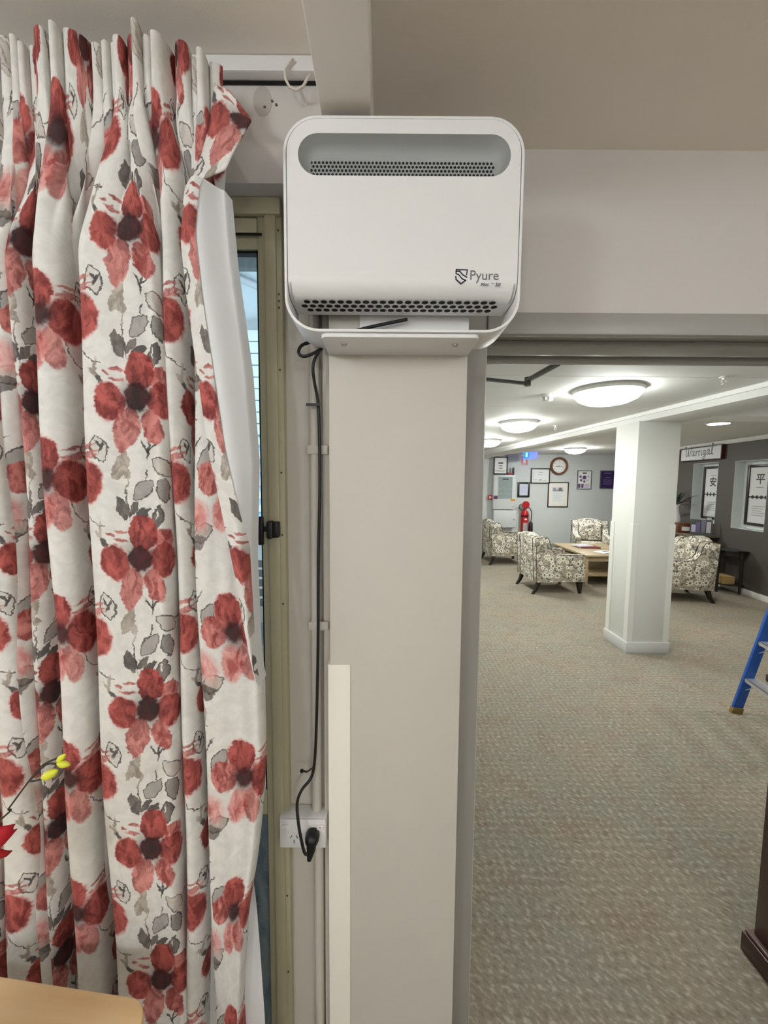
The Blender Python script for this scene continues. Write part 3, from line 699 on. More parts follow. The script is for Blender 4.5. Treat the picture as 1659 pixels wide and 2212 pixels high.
so = thing('power_socket', 'white double power socket block beside the pillar', 'socket', (-0.198, 0.947, 0.817))
MB().box(-0.060, 0.059, -0.042, 0.0, -0.039, 0.039).build('mounting_block', WHITE, so, bevel=0.003)
MB().box(-0.0585, 0.0575, -0.047, -0.042, -0.038, 0.038).build('face_plate', WHITE, so, bevel=0.003)
for x, l2 in ((-0.044, None), (0.044, 'rocker switch with a red mark')):
    sw = MB().box(x - 0.008, x + 0.008, -0.0515, -0.047, 0.014, 0.026).build('rocker_switch', WHITE, so, bevel=0.0015)
    if l2:
        sw['label'] = l2; MB().box(x - 0.0015, x + 0.0015, -0.0520, -0.0513, 0.021, 0.024).build('red_mark', REDM, sw)
MB().box(-0.038, -0.006, -0.0485, -0.047, -0.025, 0.003).build('outlet_surround', WHITE, so, bevel=0.0008)
for x, z, r in ((-0.029, -0.006, -0.5), (-0.015, -0.006, 0.5), (-0.022, -0.019, 0)):
    dx, dz = math.sin(-r) * 0.004, math.cos(r) * 0.004
    MB().ribbon([(x - dx, z - dz), (x + dx, z + dz)], 0.0018, (0, -0.0484, 0), 0.0004).build('pin_slot', HOLE, so)

cb = thing('power_cable', 'black power cable from purifier down to the socket', 'cable', tuple(at(686, 760, 0.88)))
o0 = cb.location.copy()
def catmull(pts, n=8):
    P = [Vector(p) for p in pts]; P = [P[0]] + P + [P[-1]]; out = []
    for i in range(1, len(P) - 2):
        for k in range(n):
            t = k / n; a, b_, c_, d_ = P[i-1], P[i], P[i+1], P[i+2]
            out.append(0.5 * ((2*b_) + (c_-a)*t + (2*a-5*b_+4*c_-d_)*t*t + (3*b_-a-3*c_+d_)*t*t*t))
    return out + [P[-2]]
pts = [(880, 690, .868), (840, 698, .868), (790, 709, .872), (745, 721, .882), (710, 731, .8855), (676, 738, .8855), (652, 746, .880), (645, 762, .868), (656, 770, .868), (676, 764, .872), (694, 754, .880), (690, 758, .884), (679, 778, .888),
       (676, 800, .892), (680, 830, .902), (687, 870, .912), (690, 950, .912), (691, 1050, .912), (688, 1200, .912), (687, 1400, .912), (684, 1550, .912), (680, 1640, .908), (672, 1680, .900), (652, 1706, .885), (642, 1735, .878),
       (645, 1780, .866), (652, 1820, .858), (658, 1842, .856), (664, 1846, .856)]
MB().tube([p - o0 for p in catmull([at(*p) for p in pts], 5)], 0.0036, 10).build('cord', BLACK, cb, smooth=True)
for px, py in ((681, 877), (666, 1655)):
    c = at(px, py, 0.915) - o0
    if py < 1000: tb = MB().box(c.x - 0.018, c.x + 0.014, c.y - 0.018, c.y - 0.014, c.z - 0.003, c.z + 0.003)
    else: tb = MB().tube([(c.x - 0.012, c.y - 0.014, c.z - 0.001), (c.x, c.y - 0.019, c.z), (c.x + 0.014, c.y - 0.012, c.z + 0.005)], 0.0022, 8); 
    t1 = tb.build('cable_tie', BLACK, cb)
    if py > 1000: MB().lathe([(0.004, -0.003), (0.005, 0), (0.004, 0.003)], 10, (c.x - 0.013, c.y - 0.015, c.z - 0.001), 'y').build('tie_head', BLACK, t1)
c = at(674, 1812, 0.885) - o0
pg = MB().lathe([(0.0165, 0.0145), (0.0175, 0.010), (0.0175, 0.0), (0.0150, -0.010), (0.008, -0.016), (0.002, -0.017)], 20, tuple(c), 'y')
pg.tube([(c.x, c.y - 0.004, c.z), (c.x - 0.001, c.y - 0.008, c.z - 0.020), (c.x - 0.003, c.y - 0.012, c.z - 0.034), (c.x - 0.005, c.y - 0.014, c.z - 0.043)], [0.013, 0.011, 0.0075, 0.005], 14)
pg.build('plug', BLACK, cb, smooth=0.7)

# ------------------------------------------------------------------ near lamps (fittings behind the camera)
def oyster(name, label, loc, r, group, lit):
    t = thing(name, label, 'ceiling light', loc, 0, group)
    MB().lathe([(r * 1.02, 0.0), (r * 1.04, -0.012), (r * 1.02, -0.030), (r * 0.97, -0.034)], 40).build('rim', WHITE, t, smooth=0.6)
    MB().lathe([(r * 0.985, -0.022), (r * 0.97, -0.045), (r * 0.86, -0.075), (r * 0.62, -0.100), (r * 0.32, -0.113), (0.004, -0.117)], 40).build('diffuser', lit, t, smooth=True)
    return t
for q, (p, e, lab) in enumerate(NEAR_LAMPS):
    t = thing('globe_ceiling_light', lab, 'ceiling light', (p[0], p[1], ZC), 0, 'near room lamps')
    MB().lathe([(0.08, 0), (0.08, -0.03), (0.03, -0.05), (0.03, -0.12)], 28).build('base', WHITE, t, smooth=0.6)
    MB().lathe([(0.060, -0.115)] + [(0.14 * math.sin(a_), -0.24 + 0.14 * math.cos(a_)) for a_ in [0.48 + (PI - 0.5) * i / 14 for i in range(15)]], 32).build('globe', mat('near_lamp_glow_' + 'abcd'[q], (250, 246, 240), 0.4, emit=(243, 250, 255), es=e), t, smooth=True)

# ------------------------------------------------------------------ wooden table with vase of flowers
tb = thing('wooden_table', 'beech table corner with rounded edge below the curtain', 'table', (-0.418, 0.640, 0), math.radians(-6))
tp = [(-1.2, -0.75), (0, -0.75)] + [(-0.045 + 0.045 * math.cos(a), -0.045 + 0.045 * math.sin(a)) for a in [PI / 2 * i / 8 for i in range(9)]] + [(-1.2, 0)]
MB().prism(tp, 0.715, 0.74, 'z').build('tabletop', BEECH, tb, bevel=0.004)
for x, y in ((-0.07, -0.07), (-0.07, -0.68), (-1.13, -0.07), (-1.13, -0.68)):
    MB().tube([(x, y, 0), (x, y, 0.715)], [0.018, 0.026], 12).build('leg', BEECH, tb, smooth=0.6)
MB().box(-1.12, -0.08, -0.08, -0.06, 0.64, 0.715).build('apron', BEECH, tb); MB().box(-0.08, -0.06, -0.68, -0.08, 0.64, 0.715).build('apron', BEECH, tb)
va = thing('flower_vase', 'white vase of artificial red and yellow flowers on the table', 'vase', (-0.79, 0.36, 0.74))
MB().lathe([(0.045, 0), (0.06, 0.06), (0.055, 0.14), (0.03, 0.20), (0.036, 0.22)], 24).build('vessel', WHITE, va, smooth=True)
STEM = mat('stem_dark', (52, 46, 34), 0.7); BUD = mat('bud_yellow', (222, 222, 60), 0.5, var=0.08, scale=60); PETR = mat('petal_red', (186, 18, 36), 0.6, var=0.1, scale=30)
vo = Vector((-0.79, 0.36, 0.74))
def stem(pts, r=0.0015):
    return MB().tube(catmull([Vector(p) - vo for p in pts], 6), r, 6).build('stem', STEM, va, smooth=True)
def budm(c, d, s=1.0):
    mb = MB(); d = Vector(d).normalized(); a = d.orthogonal().normalized(); b2 = d.cross(a)
    rg = []
    for i in range(9):
        t = i / 8; r = 0.0085 * s * math.sin(PI * (0.04 + 0.92 * t)) ** 0.8
        rg.append([Vector(c) - vo + d * ((t - 0.5) * 0.034 * s) + (a * math.cos(k * PI / 5) + b2 * math.sin(k * PI / 5)) * r for k in range(10)])
    mb.add([q for r in rg for q in r], [(i*10+k, i*10+(k+1) % 10, (i+1)*10+(k+1) % 10, (i+1)*10+k) for i in range(8) for k in range(10)] + [tuple(range(10)), tuple(range(80, 90))])
    return mb
root = vo + Vector((0.0, 0, 0.2))
b1, b2_, b3 = at(132, 1638, .62), at(137, 1651, .615), at(107, 1673, .61)
n1 = at(62, 1688, .615); n0 = at(20, 1745, .61); j0 = at(2, 1770, .605)
s1 = stem([root, (root + j0) / 2 + Vector((0, 0, 0.04)), j0, n0, n1, at(90, 1655, .618), at(118, 1640, .62), b1]); stem([n1, at(100, 1652, .615), at(124, 1651, .615)])
stem([n1 + Vector((.004, 0, 0)), at(86, 1684, .61), at(96, 1678, .61)])
for c, d, s_ in ((b1, (1, 0, 0.9), 0.62), (b2_, (1, 0, -0.1), 0.66), (b3, (1, 0, 0.5), 0.92)):
    budm(c, d, s_).build('bud', BUD, va, smooth=True)
rc_ = at(-40, 1812, .60)
stem([root, (root + rc_) / 2 + Vector((0, 0, 0.03)), rc_ - Vector((0, 0, 0.01))], 0.0025)
for k in range(6):
    a = k * PI / 3 + 0.25
    def pet(u, v, a=a):
        s = (u - 0.5) * 2; wd = 0.020 * math.sin(PI * min(1, 0.12 + 0.8 * v)); ln = 0.006 + 0.045 * v
        e = Vector((math.cos(a), -0.25 + 0.35 * v, math.sin(a))); t = Vector((-math.sin(a), 0, math.cos(a)))
        p = rc_ - vo + e * ln + t * wd * s + Vector((0, 0.006 * s * s - 0.012 * v * (1 - v) * 4, 0)); return tuple(p)
    po = MB().grid(pet, 6, 8).build('petal', PETR, va, smooth=True); mo = po.modifiers.new('t', 'SOLIDIFY'); mo.thickness = 0.0015
MB().lathe([(0.008, -0.006), (0.010, 0), (0.004, 0.006)], 12, tuple(rc_ - vo), 'y').build('flower_centre', BUD, va, smooth=True)
LEAFM = mat('leaf_green', (62, 82, 44), 0.6, var=0.15, scale=30)
for k in range(22):     # fern sprays that throw the dappled shadow on the table
    a = random.uniform(-1.6, 1.6); hgt = random.uniform(0.12, 0.36); rd = random.uniform(0.06, 0.19)
    tip = root + Vector((math.cos(a) * rd, math.sin(a) * rd * 0.8, hgt - 0.1)); mid_p = (root + tip) / 2 + Vector((0, 0, 0.06))
    path = catmull([root, mid_p, tip], 8); mb = MB().tube([p - vo for p in path], 0.0012, 5)
    for i, p in enumerate(path[4:]):
        for sgn in (-1, 1):
            d = Vector((math.sin(a) * sgn, -math.cos(a) * sgn, 0.35)).normalized() * 0.048; sd_ = Vector((0, 0.0, 0.008)) + Vector((math.cos(a), math.sin(a), 0)) * 0.008
            q = p - vo; mb.add([q, q + d * 0.5 + sd_, q + d, q + d * 0.5 - sd_], [(0, 1, 2, 3)])
    mb.build('fern_spray', LEAFM, va)

# ------------------------------------------------------------------ dark cabinet at the right edge
cb2 = thing('dark_cabinet', 'dark mahogany cabinet with moulded plinth at right doorway side', 'cabinet', (1.628, 1.05, 0))
MB().box(-0.285, 0.28, -0.215, 0.215, 0.085, 1.02).build('body', BROWNM, cb2, bevel=0.004)
MB().box(-0.308, 0.30, -0.235, 0.237, 0.0, 0.074).build('plinth', BROWNM, cb2, bevel=0.004)
MB().box(-0.302, 0.296, -0.23, 0.231, 0.074, 0.088).build('plinth_moulding', mat('mahogany_edge', (92, 66, 58), 0.25), cb2, bevel=0.005)
MB().box(-0.305, 0.30, -0.235, 0.235, 1.02, 1.05).build('top', BROWNM, cb2, bevel=0.006)
for x in (-0.14, 0.14):
    dd = MB().box(x - 0.128, x + 0.128, -0.226, -0.215, 0.12, 0.98).build('door', BROWNM, cb2, bevel=0.004)
    MB().lathe([(0.012, -0.25), (0.014, -0.24), (0.006, -0.226)], 14, (x - math.copysign(0.105, x), 0, 0.62), 'y').build('knob', STEEL, dd, smooth=True)

# ------------------------------------------------------------------ the lounge behind: shell
ZM, ZR = 2.385, 2.42
YF = 9.8
struct(MB().box(0.05, 0.2, YH2, YF, 0, 2.6).build('wall_lounge_left', FWALL))
fw = struct(MB().box(0.05, 6.9, YF, YF + 0.12, 0, 2.6).build('wall_far', FWALL), 'light grey lounge wall with frames and clock')
struct(MB().box(0.2, 6.2, YF - 0.012, YF, 0, 0.14).build('baseboard_far', mat('skirting_grey', (150, 152, 152), 0.4), bevel=0.003))
struct(MB().box(XO, 5.3, YH + 0.25, YH2 + 0.02, 0, 2.6).build('wall_lounge_front', FWALL))
def bx_line(y): return 2.566 - 0.0634 * (y - 2.64)         # left face of the long bulkhead
cb_ = struct(MB().box(0.05, 6.9, YH2 - 0.2, YF + 0.1, 2.62, 2.66).build('ceiling_lounge', FCEIL), 'white sheeted lounge ceiling')
ys = [YH2, 2.53, 3.52, 4.72, 5.92, 7.12, 8.32, YF]
for a, b_ in zip(ys[:-1], ys[1:]):
    MB().prism([(0.1, a + 0.003), (bx_line(a) + 0.05, a + 0.003), (bx_line(b_) + 0.05, b_ - 0.003), (0.1, b_ - 0.003)], ZM, ZM + 0.012, 'z').build('ceiling_sheet', FCEIL, cb_)
    MB().prism([(bx_line(a) + 0.4, a + 0.003), (6.8, a + 0.003), (6.8, b_ - 0.003), (bx_line(b_) + 0.4, b_ - 0.003)], ZR, ZR + 0.012, 'z').build('ceiling_sheet', FCEIL, cb_)
MB().box(0.1, 6.8, YH2, YF, ZR + 0.012, ZR + 0.03).build('backing_board', mat('joint_grey', (150, 150, 148), 0.8), cb_)
MB().prism([(0.1, YH2), (bx_line(YH2) + .1, YH2), (bx_line(YF) + .1, YF), (0.1, YF)], ZM + 0.012, ZM + 0.03, 'z').build('backing_board', MATS['joint_grey'], cb_)
def strip(x0, x1, z0, z1, ya=YH2, yb_=YF): return MB().prism([(bx_line(ya) + x0, ya), (bx_line(ya) + x1, ya), (bx_line(yb_) + x1, yb_), (bx_line(yb_) + x0, yb_)], z0, z1, 'z')
struct(strip(0.0, 0.42, 2.30, 2.60).build('trim_2', FCEIL, bevel=0.003), 'white bulkhead running along the lounge ceiling')
struct(strip(-0.022, 0.004, 2.352, ZM + 0.004).build('trim_3', mat('cornice_white', (240, 240, 238), 0.4)), 'thin white cornice strip along the bulkhead')
struct(MB().box(2.93, 6.3, 3.45, 3.74, 2.30, 2.60).build('trim_4', FCEIL, bevel=0.003), 'cross bulkhead above the lounge column')
# column
co = struct(MB().box(2.455, 2.862, 3.765, 4.13, 0, 2.302).build('wall_column', mat('column_paint', (216, 217, 211), 0.55), bevel=0.003), 'square white column standing in the lounge')
GD = mat('guard_pale', (222, 222, 216), 0.45)
for (x0, x1, y0, y1) in ((2.449, 2.505, 3.759, 3.765), (2.449, 2.455, 3.765, 3.82), (2.812, 2.868, 3.759, 3.765), (2.862, 2.868, 3.765, 3.82), (2.449, 2.455, 4.07, 4.136)):
    MB().box(x0, x1, y0, y1, 0.11, 1.30).build('corner_guard', GD, co)
MB().box(2.438, 2.879, 3.748, 4.147, 0, 0.11).build('skirting', mat('skirting_white', (206, 206, 204), 0.45), co, bevel=0.004)

# dark wall, slightly splayed
TH = -(PI / 2 + math.atan(0.12)); DWO = Vector((5.55, 5.5, 0)); DU = Vector((0.1191, 0.9929, 0)); DN = Vector((-0.9929, 0.1191, 0))
def dw(s, out, z): return DWO + DU * s + DN * out + Vector((0, 0, z))
NI = [(-1.72, -1.09, 1.02, 2.075), (-0.73, -0.10, 1.0, 2.07)]       # local x runs towards the camera
wr = wall_cells(MB(), [-4.6, -1.72, -1.09, -0.73, -0.10, 4.3], [0, 1.0, 1.02, 2.07, 2.075, 2.6], NI, 0.0, 0.16).box(-4.6, 4.3, 0.16, 0.2, 0, 2.6)
wo_ = wr.build('wall_lounge_right', DWALL); wo_.location = DWO; wo_.rotation_euler = (0, 0, TH); struct(wo_, 'dark grey brown feature wall with two recessed niches')
NW = mat('niche_white', (206, 212, 212), 0.55)
for (x0, x1, z0, z1) in NI:
    nm = MB().box(x0, x1, 0.150, 0.158, z0, z1).box(x0, x0 + 0.006, 0.002, 0.15, z0, z1).box(x1 - 0.006, x1, 0.002, 0.15, z0, z1).box(x0, x1, 0.002, 0.15, z0, z0 + 0.006).box(x0, x1, 0.002, 0.15, z1 - 0.006, z1)
    nm.build('niche_lining', NW, wo_)
bb = MB().box(-4.5, 4.3, -0.014, 0.0, 0, 0.09).build('baseboard_right', mat('skirting_white2', (226, 226, 222), 0.4), bevel=0.003); bb.location = DWO; bb.rotation_euler = (0, 0, TH); struct(bb)
cn = MB().prism([(-0.05, 2.42), (0.0, 2.42), (0.0, 2.365), (-0.012, 2.365), (-0.04, 2.40)][::-1], -4.5, 4.3, 'x').build('trim_5', FCEIL); cn.location = DWO; cn.rotation_euler = (0, 0, TH); struct(cn, 'white cornice along the dark wall')

# ------------------------------------------------------------------ lounge lights
LAMPS = []
for q, (x, y, zz, r, lab) in enumerate(((1.62, 2.86, ZM, 0.225, 'largest round ceiling lamp, nearest beyond the doorway'), (1.51, 4.40, ZM, 0.20, 'round ceiling lamp above the smoke detector side, second row'),
                      (1.66, 6.25, ZM, 0.20, 'round ceiling lamp half hidden behind the door jamb'), (3.93, 8.0, ZR, 0.20, 'round ceiling lamp near the wall clock'))):
    oyster('ceiling_light', lab, (x, y, zz), r, 'round lounge ceiling lamps', LAMPM[q])
dl = thing('downlight', 'recessed downlight in front of the dark wall', 'ceiling light', (3.95, 4.62, ZR))
MB().lathe([(0.13, 0), (0.13, -0.006), (0.115, -0.009)], 32).build('rim', WHITE, dl, smooth=0.6)
MB().lathe([(0.112, -0.008), (0.10, -0.0095)], 32).build('lens', mat('downlight_glow', (255, 255, 255), 0.4, emit=(255, 252, 240), es=DOWN_GLOW), dl)
dup(dl, 'added unseen downlight that brightens the floor around the blue ladder', (4.0, 2.55, ZR), 0)  # copy added out of view to brighten the ladder side
sd2 = thing('spot_light', 'tiny bright recessed spot in the grey soffit', 'ceiling light', (3.28, 5.75, ZR))
MB().lathe([(0.045, 0), (0.045, -0.004), (0.035, -0.006)], 20).build('rim', WHITE, sd2); MB().lathe([(0.034, -0.0055), (0.03, -0.007)], 20).build('lens', MATS['downlight_glow'], sd2)
sk = thing('smoke_detector', 'white smoke detector on the lounge ceiling', 'smoke detector', (1.27, 3.06, ZM))
MB().lathe([(0.055, 0), (0.055, -0.014), (0.048, -0.022)], 24).build('base', WHITE, sk, smooth=0.6)
hv_ = MB().lathe([(0.034, -0.022), (0.036, -0.034), (0.032, -0.046), (0.018, -0.052)], 20)
for k in range(8): a = k * PI / 4; hv_.box(0.036 * math.cos(a) - 0.004, 0.036 * math.cos(a) + 0.004, 0.036 * math.sin(a) - 0.004, 0.036 * math.sin(a) + 0.004, -0.044, -0.022)
hv_.build('sensor_chamber', WHITE, sk); MB().lathe([(0.006, -0.030), (0.005, -0.040)], 8, (-0.052, -0.01, 0)).build('indicator', WHITE, sk)
for (p, lab) in (((2.05, 4.68, ZM), 'small sprinkler head on the ceiling between lamps'), ((2.17, 2.52, ZM), 'small white ceiling hook sprinkler near the bulkhead')):
    t = thing('sprinkler', lab, 'sprinkler', p, 0, 'ceiling sprinklers')
    MB().lathe([(0.028, 0), (0.026, -0.005), (0.010, -0.008), (0.010, -0.022)], 16).build('escutcheon', WHITE, t, smooth=0.6)
    MB().tube([(-0.012, 0, -0.02), (-0.014, 0, -0.034), (0, 0, -0.046), (0.014, 0, -0.034), (0.012, 0, -0.02)], 0.003, 6).build('yoke', WHITE, t)
    MB().lathe([(0.014, -0.046), (0.014, -0.049)], 14).build('deflector', WHITE, t)
# door closer arm
dc = thing('door_closer', 'dark grey folding door closer arm under the door head', 'door closer', tuple(at(1205, 786, 1.33)))
d0 = dc.location.copy()
def bar(mb, a, b_, wd, th):
    a, b_ = Vector(a), Vector(b_); t = (b_ - a).normalized(); s_ = t.cross(Vector((0, 0, 1))).normalized() * wd / 2; z_ = Vector((0, 0, th / 2))
    mb.add([a - s_ - z_, b_ - s_ - z_, b_ + s_ - z_, a + s_ - z_, a - s_ + z_, b_ - s_ + z_, b_ + s_ + z_, a + s_ + z_], [(0, 3, 2, 1), (4, 5, 6, 7), (0, 1, 5, 4), (1, 2, 6, 5), (2, 3, 7, 6), (3, 0, 4, 7)]); return mb
k0, k1, k2 = at(1204, 786, 1.33) - d0, at(1140, 822, 1.52) - d0, at(1045, 812, 1.50) - d0
bar(MB(), k0, k1, 0.022, 0.012).build('main_arm', DGREY, dc, bevel=0.002); bar(MB(), k1 - Vector((0, 0, .012)), k2 - Vector((0, 0, .012)), 0.02, 0.010).build('link_arm', DGREY, dc, bevel=0.002)
MB().lathe([(0.012, -0.02), (0.012, 0.012)], 14, tuple(k1)).build('pivot', DGREY, dc); MB().box(k0.x - .02, k0.x + .06, k0.y - 0.02, k0.y + .012, k0.z, k0.z + 0.02).build('shoe', DGREY, dc)

# ------------------------------------------------------------------ armchairs
def make_chair(label):
    t = thing('armchair', label, 'armchair', group='floral lounge armchairs')
    Wd, D = 0.70, 0.76      # faces local -y; side profile in (y, z), y from front (-) to back (+)
    h = D / 2
    prof = [(-h, 0.19), (-h, 0.585), (-h + 0.015, 0.602), (0.06, 0.612), (0.12, 0.635), (0.165, 0.70), (0.19, 0.80), (0.225, 0.868), (0.28, 0.885), (h + 0.01, 0.872), (h + 0.035, 0.86), (h + 0.015, 0.55), (h - 0.005, 0.19)]
    for sx in (-1, 1):
        x0, x1 = sx * Wd / 2, sx * (Wd / 2 - 0.115)
        a = MB().prism(prof, min(x0, x1), max(x0, x1), 'x').build('arm', UPH, t, bevel=0.014, seg=2, boxuv=True)
        for xx in (x0, x1):
            MB().tube([(xx * 0.992, p[0], p[1]) for p in prof[1:-1]] + [(xx * 0.992, prof[-1][0], prof[-1][1])], 0.0045, 6).build('piping', PIPING, a)
    ix = Wd / 2 - 0.117
    def backf(u, v):   # crowned back slab between the arms
        x = -ix + 2 * ix * u; cr = 0.05 * (1 - (2 * u - 1) ** 2)
        return x, cr
    n_ = 10; vs_ = []; bp = [(0.21, 0.40), (0.235, 0.62), (0.265, 0.80), (0.30, 0.875), (h + 0.0, 0.885), (h + 0.03, 0.855), (h + 0.012, 0.55), (h - 0.006, 0.19), (0.21, 0.19)]
    for i in range(n_ + 1):
        u = i / n_; x = -ix + 2 * ix * u; cr = 0.045 * (1 - (2 * u - 1) ** 2)
        vs_ += [(x, p[0] + (cr * 0.5 if 4 <= k <= 6 else 0), p[1] + cr * max(0, (p[1] - 0.4) / 0.48)) for k, p in enumerate(bp)]
    m_ = len(bp); mb = MB().add(vs_, [(i*m_+k, i*m_+(k+1) % m_, (i+1)*m_+(k+1) % m_, (i+1)*m_+k) for i in range(n_) for k in range(m_)] + [tuple(range(m_)), tuple(range(n_*m_, (n_+1)*m_))])
    mb.build('backrest', UPH, t, smooth=0.7, boxuv=True)
    MB().box(-ix, ix, -h + 0.01, 0.215, 0.19, 0.33).build('seat_base', UPH, t, bevel=0.01, boxuv=True)
    MB().box(-ix + 0.003, ix - 0.003, -h - 0.01, 0.20, 0.332, 0.455).build('seat_cushion', UPH, t, bevel=0.035, seg=3, boxuv=True)
    MB().box(-ix + 0.012, ix - 0.012, 0.12, 0.225, 0.47, 0.83).build('back_cushion', UPH, t, bevel=0.04, seg=3, boxuv=True)
    for sx in (-1, 1):
        x = sx * (Wd / 2 - 0.055)
        lg_ = MB(); 
        for (z, w_, yo) in ((0.19, 0.034, 0), (0.0, 0.019, 0)): pass
        lg_.add([(x-.036, -h+.02, .19), (x+.036, -h+.02, .19), (x+.036, -h+.092, .19), (x-.036, -h+.092, .19), (x-.019, -h+.022, 0), (x+.019, -h+.022, 0), (x+.019, -h+.06, 0), (x-.019, -h+.06, 0)],
               [(0, 1, 2, 3), (4, 7, 6, 5), (0, 4, 5, 1), (1, 5, 6, 2), (2, 6, 7, 3), (3, 7, 4, 0)]); lg_.build('leg', LEGM, t)
        pth = [(h - 0.06, 0.19, 0.03), (h - 0.045, 0.13, 0.026), (h - 0.015, 0.06, 0.022), (h + 0.03, 0.0, 0.018)]; rl = MB(); vv = []
        for (y, z, w_) in pth: vv += [(x-w_, y-w_, z), (x+w_, y-w_, z), (x+w_, y+w_, z), (x-w_, y+w_, z)]
        rl.add(vv, [(0, 1, 2, 3), (15, 14, 13, 12)] + [(i*4+k, (i+1)*4+k, (i+1)*4+(k+1) % 4, i*4+(k+1) % 4) for i in range(3) for k in range(4)]); rl.build('leg', LEGM, t)
    return t
chA = make_chair('daisy print armchair nearest the doorway, side on to the coffee table')
chA.location = (2.68, 6.12, 0); chA.rotation_euler = (0, 0, math.radians(90 + 4))
dup(chA, 'daisy print armchair cut off by the door jamb, under the white boxes', (2.58, 8.2, 0), math.radians(90 + 4))
dup(chA, 'daisy print armchair behind the coffee table, left of the column', (4.42, 8.15, 0), math.radians(-20))
dup(chA, 'daisy print armchair right of the column beside the black table', (4.36, 5.74, 0), math.radians(-90 - 8))

# ------------------------------------------------------------------ coffee table and papers
ct = thing('coffee_table', 'pale timber coffee table with lower shelf between the armchairs', 'table', (3.80, 6.83, 0))
MB().box(-0.50, 0.50, -0.63, 0.63, 0.50, 0.53).build('tabletop', PINE, ct, bevel=0.004)
for x in (-0.45, 0.45):
    for y in (-0.58, 0.58): MB().tube([(x, y, 0), (x, y, 0.10), (x, y, 0.50)], [0.018, 0.026, 0.032], 4).build('leg', PINE, ct)
    bar(MB(), (x, -0.56, 0.42), (x, 0.56, 0.22), 0.02, 0.035).build('cross_brace', PINE, ct); bar(MB(), (x, -0.56, 0.22), (x, 0.56, 0.42), 0.02, 0.035).build('cross_brace', PINE, ct)
for y in (-0.58, 0.58): MB().box(-0.45, 0.45, y - 0.012, y + 0.012, 0.42, 0.50).build('apron', PINE, ct)
bar(MB(), (-0.44, 0.58, 0.42), (0.44, 0.58, 0.22), 0.02, 0.035).build('cross_brace', PINE, ct)
MB().box(-0.44, 0.44, -0.58, 0.58, 0.17, 0.20).build('shelf', PINE, ct, bevel=0.003)
MG = mat('magazine_cover', (206, 208, 226), 0.35, var=0.12, scale=9)
a_ = thing('magazine', 'upper magazine lying open on the stack on the coffee table', 'magazine', (3.66, 7.02, 0.553), 0.2)
MB().box(-0.15, 0.15, -0.11, 0.11, 0, 0.012).build('pages', PAPER, a_); MB().box(-0.152, 0.152, -0.112, 0.112, 0.012, 0.0145).build('cover', MG, a_)
a_ = thing('magazine', 'lower magazine with dark red spine on the coffee table', 'magazine', (3.73, 6.97, 0.53), -0.05)
MB().box(-0.17, 0.17, -0.12, 0.12, 0.003, 0.02).build('pages', PAPER, a_); MB().box(-0.172, 0.172, -0.123, 0.122, 0, 0.003).box(-0.172, 0.172, -0.124, -0.120, 0, 0.022).box(-0.172, 0.172, -0.123, 0.122, 0.02, 0.0225).build('cover', mat('spine_maroon', (120, 40, 52), 0.4), a_)
a_ = thing('leaflet', 'loose white leaflet on the near side of the coffee table', 'leaflet', (3.78, 6.50, 0.53), 0.35)
MB().grid(lambda u, v: (-0.16 + 0.32 * u, -0.11 + 0.22 * v, 0.003 + 0.008 * math.sin(PI * u)), 8, 4).build('sheet', PAPER, a_); MB().box(-0.05, 0.05, -0.02, 0.03, 0.0118, 0.0125).build('printed_picture', mat('print_blue', (120, 134, 164), 0.5), a_)

# ------------------------------------------------------------------ things on the far wall
def frame_bars(w_, h_, b_, dp): return MB().box(-w_/2, -w_/2 + b_, -dp, 0, -h_/2, h_/2).box(w_/2 - b_, w_/2, -dp, 0, -h_/2, h_/2).box(-w_/2 + b_, w_/2 - b_, -dp, 0, h_/2 - b_, h_/2).box(-w_/2 + b_, w_/2 - b_, -dp, 0, -h_/2, -h_/2 + b_)
def framed(name, label, cat, x0, x1, z0, z1, b_, fm, pm_, loc=None, rz=0.0, dp=0.03, group=None):
    w_, h_ = x1 - x0, z1 - z0; t = thing(name, label, cat, loc or ((x0 + x1) / 2, YF, (z0 + z1) / 2), rz, group)
    frame_bars(w_, h_, b_, dp).build('frame', fm, t, bevel=0.003)
    MB().box(-w_/2 + b_, w_/2 - b_, -dp * 0.5, 0, -h_/2 + b_, h_/2 - b_).build('mount', pm_, t); return t, w_ - 2 * b_, h_ - 2 * b_, -dp * 0.5
def lines(t, y, rows, m=INK, name='print_line'):
    mb = MB()
    for (x0, x1, z, th) in rows: mb.box(x0, x1, y - 0.0015, y, z - th / 2, z + th / 2)
    return mb.build(name, m, t)
GR = 'frames on the far lounge wall'
t, fw_, fh_, y = framed('picture_frame', 'black framed notice standing on top of the fire panel', 'picture frame', 2.735, 3.085, 1.912, 2.348, 0.025, BLK, PAPER, (2.91, YF - 0.1, 2.130), group=GR)
lines(t, y, [(-0.06, 0.06, 0.06, 0.035), (-0.05, 0.05, -0.01, 0.02), (-0.04, 0.05, -0.07, 0.018), (-0.13, 0.13, -0.13, 0.006), (-0.1, 0.1, -0.15, 0.006)])
t, fw_, fh_, y = framed('picture_frame', 'wide black framed certificate directly left of the clock', 'picture frame', 3.71, 4.195, 1.685, 2.072, 0.026, BLK, PAPER, group=GR)
lines(t, y, [(-0.05, 0.06, 0.09, 0.012), (-0.06, 0.05, 0.03, 0.008), (-0.16, -0.06, -0.1, 0.01), (-0.03, 0.04, -0.1, 0.03), (0.08, 0.16, -0.11, 0.01), (-0.17, -0.165, 0.0, 0.2), (-0.18, 0.18, -0.14, 0.004)], mat('pale_ink', (150, 164, 158), 0.6))
